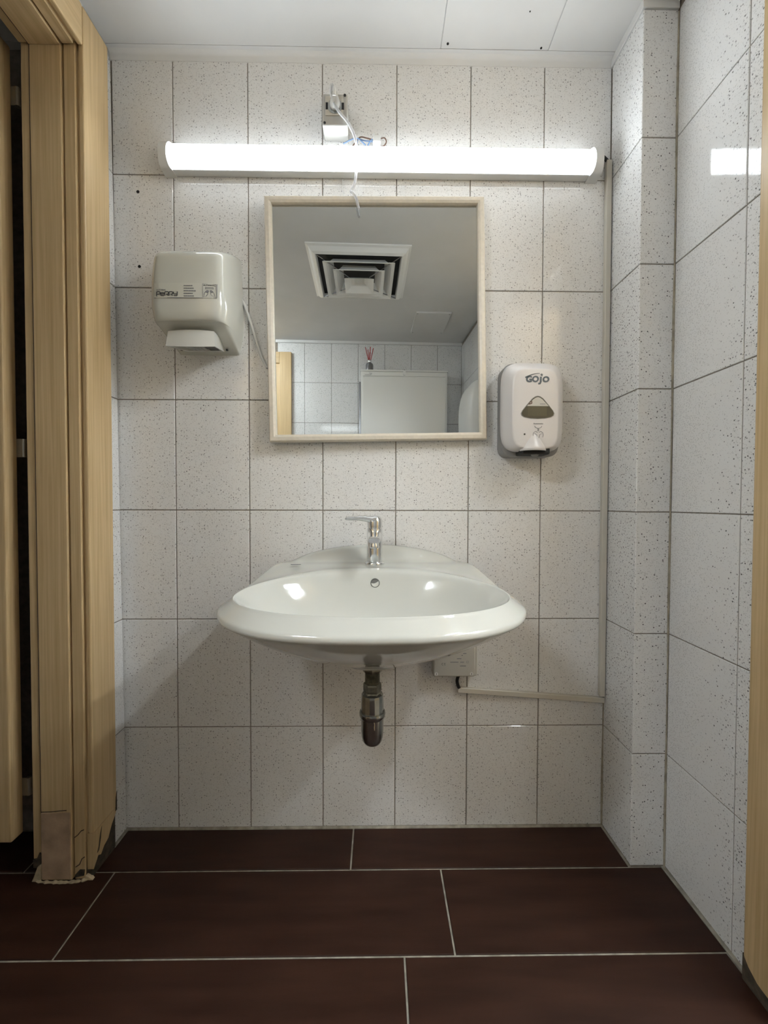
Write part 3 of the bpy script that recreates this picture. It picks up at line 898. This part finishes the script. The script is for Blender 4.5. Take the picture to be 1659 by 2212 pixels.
wc_ = empty('loose_wires', (-0.04, -0.01, 1.853))
tag(wc_, 'tangle of blue and brown wires with clear terminal block on top of the light', 'wires')
put('terminal_block', box(-0.0165, 0.0040, -0.026, -0.010, 1.858, 1.876, 0.002), 'white', wc_)
for x in (-0.0125, -0.0020):
    put('terminal_screw_post', lathe([(0.0035, 1.874), (0.0035, 1.884), (0.0022, 1.885)], x, -0.018, 12), 'white', wc_)
for mat, pts in (('blue', [(-0.095, -0.020, 1.856), (-0.075, -0.020, 1.866), (-0.060, -0.018, 1.872), (-0.040, -0.016, 1.868), (-0.016, -0.018, 1.864)]),
                 ('blue', [(-0.060, -0.012, 1.855), (-0.056, -0.014, 1.874), (-0.046, -0.02, 1.862), (-0.036, -0.016, 1.856)]),
                 ('brown', [(-0.070, -0.014, 1.856), (-0.052, -0.016, 1.876), (-0.034, -0.018, 1.873), (-0.016, -0.018, 1.868)]),
                 ('brown', [(0.004, -0.018, 1.872), (0.014, -0.018, 1.874), (0.019, -0.016, 1.866), (0.013, -0.014, 1.857), (0.0, -0.012, 1.855)]),
                 ('blue', [(-0.030, -0.015, 1.856), (-0.022, -0.02, 1.866), (-0.016, -0.019, 1.868)])):
    put('wire', tube(pts, 0.0016, 8, 6), mat, wc_, smooth=True)

# ------------------------------------------------------------------ cable trunking, control box, black leads
def trunk(name, a, b, w, d, label):
    """rectangular cover from a to b (x,z)"""
    o = empty(name, (b[0], 0.0, b[1]))
    tag(o, label, 'cable trunking')
    dx, dz = b[0] - a[0], b[1] - a[1]
    ln = math.hypot(dx, dz); tx, tz = dx / ln, dz / ln
    nx, nz = -tz, tx
    def pr(p, ws, y): return (p[0] + nx * ws, y, p[1] + nz * ws)
    for nm, w_, y0, y1 in (('trunking_base', w * 0.5, -0.0005, -d * 0.55), ('trunking_cover', w * 0.5 + 0.0008, -d * 0.50, -d)):
        e = 0.0012
        sec = [(-w_, y0), (-w_, y1 + e), (-w_ + e, y1), (w_ - e, y1), (w_, y1 + e), (w_, y0)]
        put(nm, loft([[pr(a, s, y) for s, y in sec], [pr(b, s, y) for s, y in sec]]), 'ivory', o)
    return o
trunk('cable_trunking', (0.6195, 1.829), (0.6205, 0.372), 0.0130, 0.014, 'ivory cable trunking running up the wall corner beside the soap dispenser')
trunk('cable_trunking', (0.2215, 0.3905), (0.6265, 0.3595), 0.0125, 0.013, 'ivory cable trunking running level below the washbasin and control box')
bl = put('black_cable', tube([(0.588, -0.012, 1.842), (0.598, -0.012, 1.840), (0.609, -0.010, 1.834), (0.618, -0.008, 1.828)], 0.0045, 10, 6), 'black', smooth=True)
tag(bl, 'black cable between the light end cap and the trunking', 'cable')
bl = put('black_cable', tube([(0.2270, -0.012, 0.440), (0.2205, -0.013, 0.430), (0.2175, -0.012, 0.416), (0.2215, -0.010, 0.400), (0.227, -0.007, 0.392)], 0.0045, 10, 6), 'black', smooth=True)
tag(bl, 'short black cable below the control box under the washbasin', 'cable')
cb = empty('control_box', (0.2050, 0.0, 0.437))
tag(cb, 'pale plastic control box with printed rating text under the washbasin', 'control box')
put('case', box(0.1480, 0.2625, -0.036, 0.0, 0.437, 0.585, 0.005, 3), 'boxm', cb, smooth=True)
put('end_flange', box(0.2600, 0.2685, -0.030, 0.0, 0.4385, 0.583, 0.002), 'boxm', cb)
for x in (0.157, 0.252):
    s = put('screw', loft([[(x + 0.0045 * math.cos(a * math.pi / 8), y, 0.4455 + 0.0045 * math.sin(a * math.pi / 8)) for a in range(16)] for y in (-0.0355, -0.0366)]), 'white', cb)
    put('screw_slot', box(x - 0.0007, x + 0.0007, -0.0369, -0.0364, 0.4425, 0.4485), 'ink', s)
put('rating_mark', text_bm('C E', 0.1760, -0.0363, 0.4695, 0.0060, width=0.0105), 'ink', cb)
for x, z, w in ((0.218, 0.4860, 0.012), (0.205, 0.4765, 0.022), (0.226, 0.4765, 0.010), (0.2285, 0.4660, 0.016), (0.2330, 0.5000, 0.009), (0.226, 0.4950, 0.004)):
    put('rating_line', box(x - w / 2, x + w / 2, -0.0365, -0.0358, z, z + 0.0022), 'ink2', cb)
put('rating_line', ribbon([(0.2385, 0.4755), (0.2435, 0.4755), (0.2435, 0.4805), (0.2385, 0.4805), (0.2385, 0.4755)], 0.0009, -0.0365, -0.0358), 'ink2', cb)

# ------------------------------------------------------------------ hand dryer
DX = -0.4575
dr = empty('hand_dryer', (DX, 0.0, 1.30))
tag(dr, 'cream enamel automatic hand dryer on the wall beside the mirror', 'hand dryer')
DP = 8.0
prof_pts = [(0.0, 1.562), (-0.045, 1.549), (-0.090, 1.529), (-0.120, 1.511), (-0.1345, 1.497), (-0.1405, 1.478), (-0.1440, 1.445), (-0.1455, 1.410), (-0.1440, 1.375), (-0.1410, 1.352), (-0.1350, 1.3405), (-0.1250, 1.3385), (-0.090, 1.3285), (-0.045, 1.3160), (0.0, 1.3040)]
pp = [(p.x, p.y) for p in smooth_path([(a, b, 0) for a, b in prof_pts], 4)]
def dhw(z):
    ks = [(1.300, 0.0790), (1.330, 0.0850), (1.345, 0.0885), (1.375, 0.0925), (1.43, 0.0920), (1.50, 0.0880), (1.565, 0.0845)]
    for (a, wa), (b, wb_) in zip(ks[:-1], ks[1:]):
        if z <= b:
            t = max(0, (z - a) / (b - a))
            return wa + (wb_ - wa) * t
    return ks[-1][1]
NS = 48
cols = []
for k in range(NS + 1):
    ph = math.pi * k / NS
    c, s_ = math.cos(ph), math.sin(ph)
    sx = -math.copysign(abs(c) ** (2 / DP), c)
    gy = abs(s_) ** (2 / DP)
    L = []
    for y, z in pp:
        zz = 1.42 + (z - 1.42) * (0.93 + 0.07 * gy)
        L.append((DX + dhw(zz) * sx, y * gy, zz))
    cols.append(L)
b = loft(cols, closed=False, cap0=False, cap1=False)
bmesh.ops.remove_doubles(b, verts=b.verts, dist=0.0002)
put('shell', b, 'dryer', dr, smooth=True, sharp=55)
put('back_plate', prism(rrect(DX, 1.434, 0.0810, 0.112, 0.02), -0.012, 0.0), 'dryer2', dr)
def dface(x):
    s = min(0.999, abs((x - DX) / 0.0922))
    return -0.1452 * (1 - s ** DP) ** (1 / DP)
def conform(bm, extra):
    for v in bm.verts:
        v.co.y = dface(v.co.x) + v.co.y + extra
    return bm
def fine(bm, n=3):
    bmesh.ops.subdivide_edges(bm, edges=[e for e in bm.edges if e.calc_length() > 0.008], cuts=n, use_grid_fill=True)
    return bm
lab = put('label', conform(fine(box(DX - 0.0735, DX + 0.0745, -0.0004, 0.0008, 1.3880, 1.4225), 12), -0.0002), 'labelm', dr, label='printed brand label')
LZ = 1.3880
for pts in ([(DX - 0.0735, LZ + 0.0003), (DX - 0.03, LZ + 0.0002), (DX + 0.03, LZ + 0.0002), (DX + 0.0725, LZ + 0.0004), (DX + 0.0745, LZ + 0.003), (DX + 0.0745, LZ + 0.034)],
            [(DX + 0.0420, LZ + 0.003), (DX + 0.0420, LZ + 0.033), (DX + 0.0725, LZ + 0.033), (DX + 0.0728, LZ + 0.003), (DX + 0.0420, LZ + 0.003)]):
    put('label_line', conform(ribbon(pts, 0.0007, -0.0012, -0.0002), -0.0002), 'ink2', lab, local=False)
def plabel(name, bm, mat='ink'):
    return put(name, conform(bm, -0.0010), mat, lab)
plabel('lettering', text_bm('ELECTRIC', DX - 0.0665, 0, LZ + 0.0165, 0.0028, width=0.022, align='LEFT'), 'ink2')
# brand word drawn from strokes
lx, lz, lh, lw, st = DX - 0.0665, LZ + 0.0045, 0.0092, 0.0100, 0.0017
def U(pts, off): return [(lx + off + a * lw * 0.92, lz + b * lh) for a, b in pts]
strokes = [
    U([(0.0, -0.12), (0.0, 0.9), (0.08, 1.0), (0.8, 1.0), (0.92, 0.9), (0.92, 0.5), (0.8, 0.4), (0.12, 0.4)], 0),
    U([(0.85, 0.0), (0.15, 0.0), (0.02, 0.12), (0.02, 0.62), (0.15, 0.75), (0.8, 0.75), (0.92, 0.62), (0.86, 0.4), (0.1, 0.4)], lw),
    U([(0.0, 0.0), (0.0, 0.9), (0.1, 1.0), (0.8, 1.0), (0.92, 0.88), (0.92, 0.55), (0.8, 0.42), (0.35, 0.42), (0.95, 0.0)], 2 * lw),
    U([(0.0, 0.0), (0.0, 0.9), (0.1, 1.0), (0.8, 1.0), (0.92, 0.88), (0.92, 0.55), (0.8, 0.42), (0.35, 0.42), (0.95, 0.0)], 3 * lw),
    U([(0.0, 1.0), (0.05, 0.55), (0.2, 0.42), (0.9, 0.42)], 4 * lw),
    U([(1.0, 1.05), (0.95, 0.15), (0.82, 0.0), (0.1, 0.0)], 4 * lw)]
bb = None
for sp_ in strokes: bb = ribbon(sp_, st, -0.0005, 0.0005, bb)
plabel('lettering', bb)
for k, w in enumerate((0.021, 0.024, 0.029, 0.022, 0.0245)):
    x0 = DX - 0.0025
    bb = None
    n = 5
    for q in range(n):
        bb = box(x0 + w * q / n, x0 + w * (q + 0.86) / n, -0.0004, 0.0004, LZ + 0.0275 - 0.0060 * k, LZ + 0.0293 - 0.0060 * k, bm=bb)
    plabel('small_print', bb, 'ink2')
plabel('lettering', text_bm('AUTOMATIC', DX + 0.0574, 0, LZ + 0.0280, 0.0032, width=0.0270), 'ink')
PXc, PZc = DX + 0.0574, LZ + 0.004
bb = ribbon([(PXc - 0.009, PZc + 0.0172), (PXc - 0.0092, PZc + 0.0205), (PXc + 0.0092, PZc + 0.0205), (PXc + 0.009, PZc + 0.0172), (PXc + 0.006, PZc + 0.0180), (PXc - 0.006, PZc + 0.0180), (PXc - 0.009, PZc + 0.0172)], 0.0009, -0.0004, 0.0004)
for s in (-1, 1):
    bb = prism([(PXc + s * 0.0012, PZc + 0.0135), (PXc + s * 0.0050, PZc + 0.0145), (PXc + s * 0.0080, PZc + 0.0120), (PXc + s * 0.0075, PZc + 0.0085), (PXc + s * 0.0035, PZc + 0.0080), (PXc + s * 0.0015, PZc + 0.0105)], -0.0004, 0.0004, bb)
    bb = ribbon([(PXc + s * 0.0075, PZc + 0.0120), (PXc + s * 0.0112, PZc + 0.0070), (PXc + s * 0.0125, PZc + 0.0010)], 0.0010, -0.0004, 0.0004, bb)
    bb = ribbon([(PXc + s * 0.0030, PZc + 0.0085), (PXc + s * 0.0040, PZc + 0.0040), (PXc + s * 0.0075, PZc + 0.0005)], 0.0010, -0.0004, 0.0004, bb)
plabel('hands_symbol', bb, 'ink2')
# nozzle
NX0, NX1 = DX - 0.0575, DX + 0.0545
nz_top = []
for x in [NX0 + (NX1 - NX0) * k / 10 for k in range(11)]:
    e = (x - DX) / 0.056
    nz_top.append((x, -0.1150 + 0.004 * e * e, 1.3260 - 0.0018 * e * e))
nz_bot = []
for x in [NX0 - 0.004 + (NX1 - NX0 + 0.008) * k / 10 for k in range(11)]:
    e = (x - DX) / 0.060
    nz_bot.append((x, -0.1220 + 0.006 * e * e, 1.2830 + 0.0030 * e * e))
b = bmesh.new()
def vrow(r): return [b.verts.new(p) for p in r]
T, Bt = vrow(nz_top), vrow(nz_bot)
rear_b = vrow([(DX + (p[0] - DX) * 0.80, -0.022, 1.3060) for p in nz_bot])
rear_t = vrow([(p[0], -0.045, 1.3230) for p in nz_top])
inner_f = vrow([(DX + (p[0] - DX) * 0.94, p[1] + 0.005, p[2] + 0.0006) for p in nz_bot])
inner_r = vrow([(DX + (p[0] - DX) * 0.74, -0.032, 1.3050) for p in nz_bot])
deep_f = vrow([(DX + (p[0] - DX) * 0.94, p[1] + 0.006, p[2] + 0.020) for p in nz_bot])
deep_r = vrow([(DX + (p[0] - DX) * 0.74, -0.034, 1.3120) for p in nz_bot])
def strip(A, B):
    for i in range(10): b.faces.new((A[i], A[i + 1], B[i + 1], B[i]))
strip(T, Bt); strip(Bt, inner_f); strip(inner_f, deep_f); strip(deep_f, deep_r); strip(deep_r, inner_r); strip(inner_r, rear_b); strip(rear_b, rear_t); strip(rear_t, T)
for i in (0, 10):
    b.faces.new((T[i], Bt[i], rear_b[i], rear_t[i]))
    b.faces.new((Bt[i], inner_f[i], inner_r[i], rear_b[i]))
    b.faces.new((inner_f[i], deep_f[i], deep_r[i], inner_r[i]))
nz = put('nozzle', b, 'dryer2', dr, smooth=True, sharp=30)
put('sensor_window', loft([[(DX + 0.022, -0.114, 1.2915), (DX + 0.0500, -0.110, 1.2930), (DX + 0.0400, -0.040, 1.3035), (DX + 0.018, -0.040, 1.3030)], [(DX + 0.022, -0.114, 1.3000), (DX + 0.0500, -0.110, 1.3010), (DX + 0.0400, -0.040, 1.3090), (DX + 0.018, -0.040, 1.3090)]]), 'black', nz)
put('outlet_dark', loft([[(DX - 0.046, -0.112, 1.3000), (DX + 0.018, -0.114, 1.2990), (DX + 0.014, -0.040, 1.3070), (DX - 0.036, -0.040, 1.3080)], [(DX - 0.046, -0.112, 1.3040), (DX + 0.018, -0.114, 1.3040), (DX + 0.014, -0.040, 1.3100), (DX - 0.036, -0.040, 1.3100)]]), 'vent', nz)
for x in (-0.030, -0.016, -0.003, 0.010):
    put('louvre', loft([[(DX + x - 0.001 + q, -0.112, 1.2925), (DX + x * 0.8 - 0.001 + q, -0.040, 1.3030), (DX + x * 0.8 - 0.001 + q, -0.040, 1.3080), (DX + x - 0.001 + q, -0.112, 1.3010)] for q in (0, 0.002)]), 'dryer2', nz)
for x in (-0.062, 0.057):
    put('screw', lathe([(0.0032, 1.3095), (0.0032, 1.3065), (0.002, 1.306)], DX + x, -0.030, 12), 'vent', dr)
dc = put('dryer_cable', tube([(DX + 0.080, -0.006, 1.462), (DX + 0.096, -0.005, 1.436), (DX + 0.112, -0.005, 1.390), (DX + 0.126, -0.005, 1.345), (DX + 0.140, -0.005, 1.300), (DX + 0.156, -0.004, 1.270)], 0.0036, 10, 5), 'white', smooth=True)
tag(dc, 'thin white cable from the hand dryer to behind the mirror', 'cable')

# ------------------------------------------------------------------ soap dispenser
GX, GZ = 0.3985, 1.1520
sd = empty('soap_dispenser', (GX, 0.0, 1.025))
tag(sd, 'white automatic soap dispenser on the wall beside the mirror', 'soap dispenser')
put('back_plate', prism(rrect(GX + 0.002, 1.1505, 0.0745, 0.1215, 0.024, 8), -0.046, 0.0, bev=0.002), 'soapback', sd, smooth=True, label='dark grey back plate')
def soap_loop(hw, zt, zb, y, ex=4.5, cx=GX, n=72, tilt=0.0):
    L = []
    for k in range(n):
        a = 2 * math.pi * k / n
        c, s_ = math.cos(a), math.sin(a)
        zc_, hh = (zt + zb) / 2, (zt - zb) / 2
        z = zc_ + hh * math.copysign(abs(s_) ** (2 / ex), s_)
        L.append((cx + hw * math.copysign(abs(c) ** (2 / ex), c), y + tilt * (z - GZ), z))
    return L
cov = [soap_loop(0.0740, 1.2735, 1.0430, -0.040, 5), soap_loop(0.0785, 1.2715, 1.0400, -0.046, 5), soap_loop(0.0790, 1.2690, 1.0385, -0.060, 5), soap_loop(0.0780, 1.2660, 1.0385, -0.067, 5),
       soap_loop(0.0755, 1.2620, 1.0395, -0.0725, 5), soap_loop(0.0600, 1.2450, 1.0430, -0.0965, 5, GX - 0.004), soap_loop(0.0570, 1.2420, 1.0450, -0.0985, 5, GX - 0.004), soap_loop(0.0545, 1.2395, 1.0480, -0.0990, 5, GX - 0.004), soap_loop(0.03, 1.19, 1.09, -0.0991), soap_loop(0.004, 1.155, 1.148, -0.0991)]
put('cover', loft(cov), 'soap', sd, smooth=True, sharp=60)
# hood over the nozzle
hood = []
for t, hw, y, z in ((0, 0.014, -0.0985, 1.083), (0.2, 0.019, -0.101, 1.072), (0.5, 0.025, -0.105, 1.059), (0.8, 0.030, -0.109, 1.048), (1.0, 0.0325, -0.111, 1.0405), (1.0, 0.0325, -0.108, 1.038)):
    hood.append([(GX - 0.006 + hw * math.cos(a), -0.085 + (y + 0.085) * math.sin(a) ** 0.8, z) for a in [math.pi * k / 20 for k in range(21)]])
put('hood', loft(hood, closed=False, cap0=False, cap1=False), 'soap', sd, smooth=True, sharp=70)
put('spout_block', box(GX - 0.036, GX + 0.036, -0.094, -0.02, 1.0295, 1.046, 0.004), 'vent', sd)
put('spout_nozzle', lathe([(0.012, 1.040), (0.011, 1.030), (0.007, 1.0262)], GX + 0.002, -0.080, 20), 'soapback', sd, smooth=True)
# window: rounded triangle
def tri(scale, cz=1.1400, cx=0.3990):
    pts = [(0, 0.0335), (0.006, 0.0322), (0.013, 0.0275), (0.028, 0.0100), (0.0375, -0.0020), (0.0405, -0.0085), (0.0385, -0.0140), (0.033, -0.0175), (0.018, -0.0205), (0.0, -0.0215)]
    full = pts + [(-x, z) for x, z in reversed(pts[1:-1])]
    return [(cx + x * scale, cz + z * scale) for x, z in full]
put('window_rim', prism(tri(1.05), -0.1000, -0.0980), 'soapback', sd)
wn = put('window_pane', prism(tri(1.0), -0.1006, -0.0985), 'window', sd, label='smoked refill window')
put('refill_label', prism([(0.3990, 1.1715), (0.4045, 1.1700), (0.4110, 1.1655), (0.4265, 1.1490), (0.3715, 1.1490), (0.3870, 1.1655), (0.3935, 1.1700)], -0.1009, -0.0995), 'paper', wn)
put('refill_print', box(0.404, 0.418, -0.1013, -0.1008, 1.1535, 1.1550), 'ink2', wn)
put('refill_print', ribbon([(0.3795, 1.1590), (0.384, 1.1600), (0.3835, 1.156), (0.376, 1.1535)], 0.003, -0.1013, -0.1008), 'brown', wn)
put('pane_patch', box(0.3735, 0.4215, -0.1009, -0.1003, 1.1245, 1.1480), simple('pane_olive', (0.085, 0.08, 0.055), 0.15), wn)  # olive patch in the lower part of the pane
put('brand_logo', text_bm('GO', 0.3690, -0.0996, 1.2085, 0.0165, width=0.0325, bold=0.05, align='LEFT', shear=0.06), 'logo', sd)
put('brand_logo', text_bm('O', 0.4105, -0.0996, 1.2085, 0.0155, width=0.0175, bold=0.05, align='LEFT', shear=0.06), 'logo', sd)
put('brand_logo', ribbon([(0.4065, 1.2225), (0.4060, 1.2100), (0.4045, 1.2060), (0.4000, 1.2050)], 0.0046, -0.0999, -0.0992), 'logo', sd)
star = [(0.4085 + (0.0042 if k % 2 == 0 else 0.0017) * math.sin(math.pi * k / 5), 1.2275 + (0.0042 if k % 2 == 0 else 0.0017) * math.cos(math.pi * k / 5)) for k in range(10)]
bst = loft([[(x, -0.0999, z) for x, z in star], [(x, -0.0992, z) for x, z in star]])
put('brand_logo', bst, 'logo', sd)
sw = [(0.3672 + 0.0365 * t, 1.2205 + 0.0105 * math.sin(t * math.pi * 0.52)) for t in [k / 12 for k in range(13)]]
bsw = None
for i in range(12):
    bsw = ribbon(sw[i:i + 2], 0.0026 * (1 - i / 12) + 0.0007, -0.0999, -0.0992, bsw)
put('brand_logo', bsw, 'logo', sd)
put('lettering', text_bm('Automatic', 0.4010, -0.0996, 1.1040, 0.0036, width=0.0250), 'ink2', sd)
AX, AZ = 0.4010, 1.0760
bb = ribbon([(AX - 0.009, AZ + 0.0235), (AX - 0.007, AZ + 0.0200), (AX, AZ + 0.0175), (AX + 0.007, AZ + 0.0200), (AX + 0.009, AZ + 0.0235)], 0.0012, -0.1000, -0.0990)
bb = ribbon([(AX, AZ + 0.0170), (AX - 0.0018, AZ + 0.0125), (AX, AZ + 0.0105), (AX + 0.0018, AZ + 0.0125), (AX, AZ + 0.0170)], 0.0010, -0.1000, -0.0990, bb)
for s in (-1, 1):
    bb = ribbon([(AX + s * 0.0015, AZ + 0.0070), (AX + s * 0.0060, AZ + 0.0105), (AX + s * 0.0115, AZ + 0.0070), (AX + s * 0.0130, AZ + 0.0010), (AX + s * 0.0115, AZ - 0.0050)], 0.0011, -0.1000, -0.0990, bb)
    bb = ribbon([(AX + s * 0.0095, AZ + 0.0045), (AX + s * 0.0040, AZ + 0.0020), (AX + s * 0.0012, AZ - 0.0080)], 0.0011, -0.1000, -0.0990, bb)
put('hands_symbol', bb, 'ink2', sd)
put('sensor_eye', loft([[(0.3668 + 0.0021 * math.cos(a * math.pi / 8), y, 1.0790 + 0.0021 * math.sin(a * math.pi / 8)) for a in range(16)] for y in (-0.097, -0.1000)]), 'black', sd)

# ------------------------------------------------------------------ things seen in the mirror
# ceiling air diffuser
cdx, cdy = -0.068, -1.100
cdf = empty('air_diffuser', (cdx, cdy, CZ))
tag(cdf, 'square white louvred air diffuser on the ceiling, seen in the mirror', 'air vent')
def sq_ring(stages, name, mat='vane'):
    """square flared ring: stages of (half size, z)"""
    loops = [[(cdx + sx * h, cdy + sy * h, z) for sx, sy in ((-1, -1), (1, -1), (1, 1), (-1, 1))] for h, z in stages]
    return put(name, loft(loops, cap0=False, cap1=False), mat, cdf)
put('dark_duct_plate', box(cdx - 0.215, cdx + 0.215, cdy - 0.215, cdy + 0.215, CZ - 0.004, CZ + 0.001), 'vent', cdf)  # black plate stands in for the unlit duct interior
sq_ring([(0.2475, CZ), (0.2475, CZ - 0.006), (0.236, CZ - 0.010), (0.222, CZ - 0.026), (0.208, CZ - 0.032), (0.204, CZ - 0.030), (0.200, CZ - 0.012)], 'outer_frame')
def vane(h_low, z_low, h_top, z_top, name):
    st = []
    for k in range(6):
        t = k / 5
        st.append((h_low + (h_top - h_low) * t ** 0.7, z_low + (z_top - z_low) * t ** 1.4))
    back = [(h - 0.0015, z + 0.003) for h, z in reversed(st)]
    sq_ring([(h_low, z_low - 0.0015)] + st + back + [(h_low, z_low - 0.0015)], name)
vane(0.1745, CZ - 0.045, 0.128, CZ - 0.006, 'vane_ring')
vane(0.1270, CZ - 0.057, 0.082, CZ - 0.012, 'vane_ring')
L = [[(cdx + sx * h, cdy + sy * h, z) for sx, sy in ((-1, -1), (1, -1), (1, 1), (-1, 1))] for h, z in ((0.0745, CZ - 0.070), (0.060, CZ - 0.060), (0.042, CZ - 0.048), (0.026, CZ - 0.040))]
put('centre_cone', loft(L, cap0=False), 'vane', cdf)
for s in (-1, 1):
    put('brace', tube([(cdx + s * 0.205, cdy + 0.205, CZ - 0.028), (cdx + s * 0.05, cdy + 0.05, CZ - 0.052)], 0.0025, 6, 1), 'steel', cdf)
    put('brace', tube([(cdx + s * 0.205, cdy - 0.205, CZ - 0.028), (cdx + s * 0.05, cdy - 0.05, CZ - 0.052)], 0.0025, 6, 1), 'steel', cdf)
# access panel
ap = empty('access_panel', (0.393, -1.675, CZ))
tag(ap, 'small white screwed access panel on the ceiling, seen in the mirror', 'access panel')
put('panel', box(0.281, 0.505, -1.832, -1.520, CZ - 0.010, CZ + 0.001, 0.0015), 'plaster', ap)
for x in (0.293, 0.493):
    for y in (-1.82, -1.532):
        put('screw', lathe([(0.003, CZ - 0.009), (0.003, CZ - 0.0108)], x, y, 8), 'steel', ap)
# wall cabinet
kx0, kx1 = -0.071, 0.563
ky = YF + 0.105
cab = empty('wall_cabinet', (0.246, YF, 1.15))
tag(cab, 'wide white metal cabinet on the rear tiled wall, seen in the mirror', 'cabinet')
put('body', box(kx0 + 0.003, kx1 - 0.003, YF, ky - 0.006, 1.15, 1.856, 0.003), 'cabinet', cab)
put('lid', box(kx0, kx1, YF + 0.001, ky + 0.004, 1.855, 1.866, 0.002), 'cabinet', cab)
dof = put('door', box(kx0 + 0.016, kx1 - 0.016, ky - 0.006, ky, 1.16, 1.818, 0.002), 'cabinet', cab)
put('top_band', box(kx0 + 0.016, kx1 - 0.016, ky - 0.006, ky - 0.001, 1.8225, 1.8515, 0.001), 'cabinet', cab)
put('catch', prism(rrect(0.247, 1.846, 0.010, 0.017, 0.009), ky - 0.004, ky + 0.006), 'vane', cab)
put('catch_pin', lathe([(0.003, 1.866), (0.003, 1.870)], 0.247, ky - 0.002, 8), 'vent', cab)
for x0, x1, z in ((-0.040, 0.006, 1.8285), (-0.010, 0.012, 1.840), (-0.002, 0.012, 1.834)):
    put('print_line', box(x0, x1, ky - 0.002, ky - 0.0004, z, z + 0.0022), 'ink2', cab)
for s, x in ((-1, kx0), (1, kx1)):
    put('side_bracket', box(min(x, x + s * 0.010), max(x, x + s * 0.010), YF, YF + 0.03, 1.16, 1.80), 'steel', cab)
# reed diffuser on the cabinet
rx, ry, rz = -0.006, YF + 0.070, 1.866
rd = empty('reed_diffuser', (rx, ry, rz))
tag(rd, 'steel reed diffuser bottle with red sticks standing on the white cabinet', 'reed diffuser')
put('bottle', lathe([(0.024, rz), (0.0275, rz + 0.003), (0.0275, rz + 0.042), (0.024, rz + 0.052), (0.013, rz + 0.060), (0.012, rz + 0.064)], rx, ry, 28), 'steel', rd, smooth=True)
put('collar', lathe([(0.0125, rz + 0.062), (0.0135, rz + 0.064), (0.0135, rz + 0.078), (0.0105, rz + 0.080)], rx, ry, 24), 'chrome', rd, smooth=True)
for dx, dy, h in ((-0.030, 0.006, 0.170), (-0.012, -0.010, 0.160), (0.006, 0.010, 0.172), (0.028, -0.004, 0.168), (0.002, -0.012, 0.140)):
    put('reed', tube([(rx + dx * 0.15, ry + dy * 0.3, rz + 0.06), (rx + dx, ry + dy, rz + h)], 0.0027, 6, 1), 'red', rd)
# rounded dispenser on the right wall
hd = empty('towel_dispenser', (0.69, -1.58, 1.22))
tag(hd, 'rounded glossy white dispenser on the right wall, cut off by the mirror frame', 'dispenser')
lo = []
for k in range(25):
    ph = math.pi * k / 24
    c, s_ = math.cos(ph), math.sin(ph)
    yy = -1.585 + 0.180 * math.copysign(abs(c) ** 0.5, c)
    g = abs(s_) ** 0.5
    L = []
    for q in range(25):
        al = math.pi * q / 24
        z = 1.450 - 0.225 * math.copysign(abs(math.cos(al)) ** 0.8, math.cos(al)) * (0.75 + 0.25 * g)
        L.append((0.693 - 0.105 * g * abs(math.sin(al)) ** 0.6, yy, z))
    lo.append(L)
b = loft(lo, closed=False, cap0=False, cap1=False)
bmesh.ops.remove_doubles(b, verts=b.verts, dist=0.0005)
put('cover', b, 'white', hd, smooth=True, sharp=70)
put('back_plate', box(0.684, 0.700, -1.755, -1.415, 1.24, 1.66, 0.004), 'soapback', hd)

# added fill battens, out of view, on the ceilings of the two adjoining spaces
def fill_batten(cx, cy, along_x, label, mat, hl=0.25):
    lb = empty('added_fill_batten', (cx, cy, CZ))
    tag(lb, label, 'added fill light')
    def bb_(a0, a1, b0, b1, z0, z1, *bev):
        return box(cx + a0, cx + a1, cy + b0, cy + b1, z0, z1, *bev) if along_x else box(cx + b0, cx + b1, cy + a0, cy + a1, z0, z1, *bev)
    put('base_tray', bb_(-hl - 0.02, hl + 0.02, -0.035, 0.035, CZ - 0.020, CZ, 0.003), 'white', lb)
    put('lens', bb_(-hl, hl, -0.030, 0.030, CZ - 0.042, CZ - 0.019, 0.008, 3), mat, lb, smooth=True)
    for x in (-hl - 0.01, hl + 0.01):
        put('end_cap', bb_(x - 0.011, x + 0.011, -0.034, 0.034, CZ - 0.045, CZ - 0.002, 0.004), 'white', lb)
fill_batten(-1.10, -1.50, True, 'added unseen fill batten on the lobby ceiling beyond the oak door frame', 'lens2')
fill_batten(1.00, -0.86, False, 'short added unseen fill batten on the corridor ceiling close to the right doorway', 'lens3', 0.22)
fill_batten(1.52, -0.98, False, 'long added unseen fill batten on the corridor ceiling along its far wall', 'lens3', 0.55)
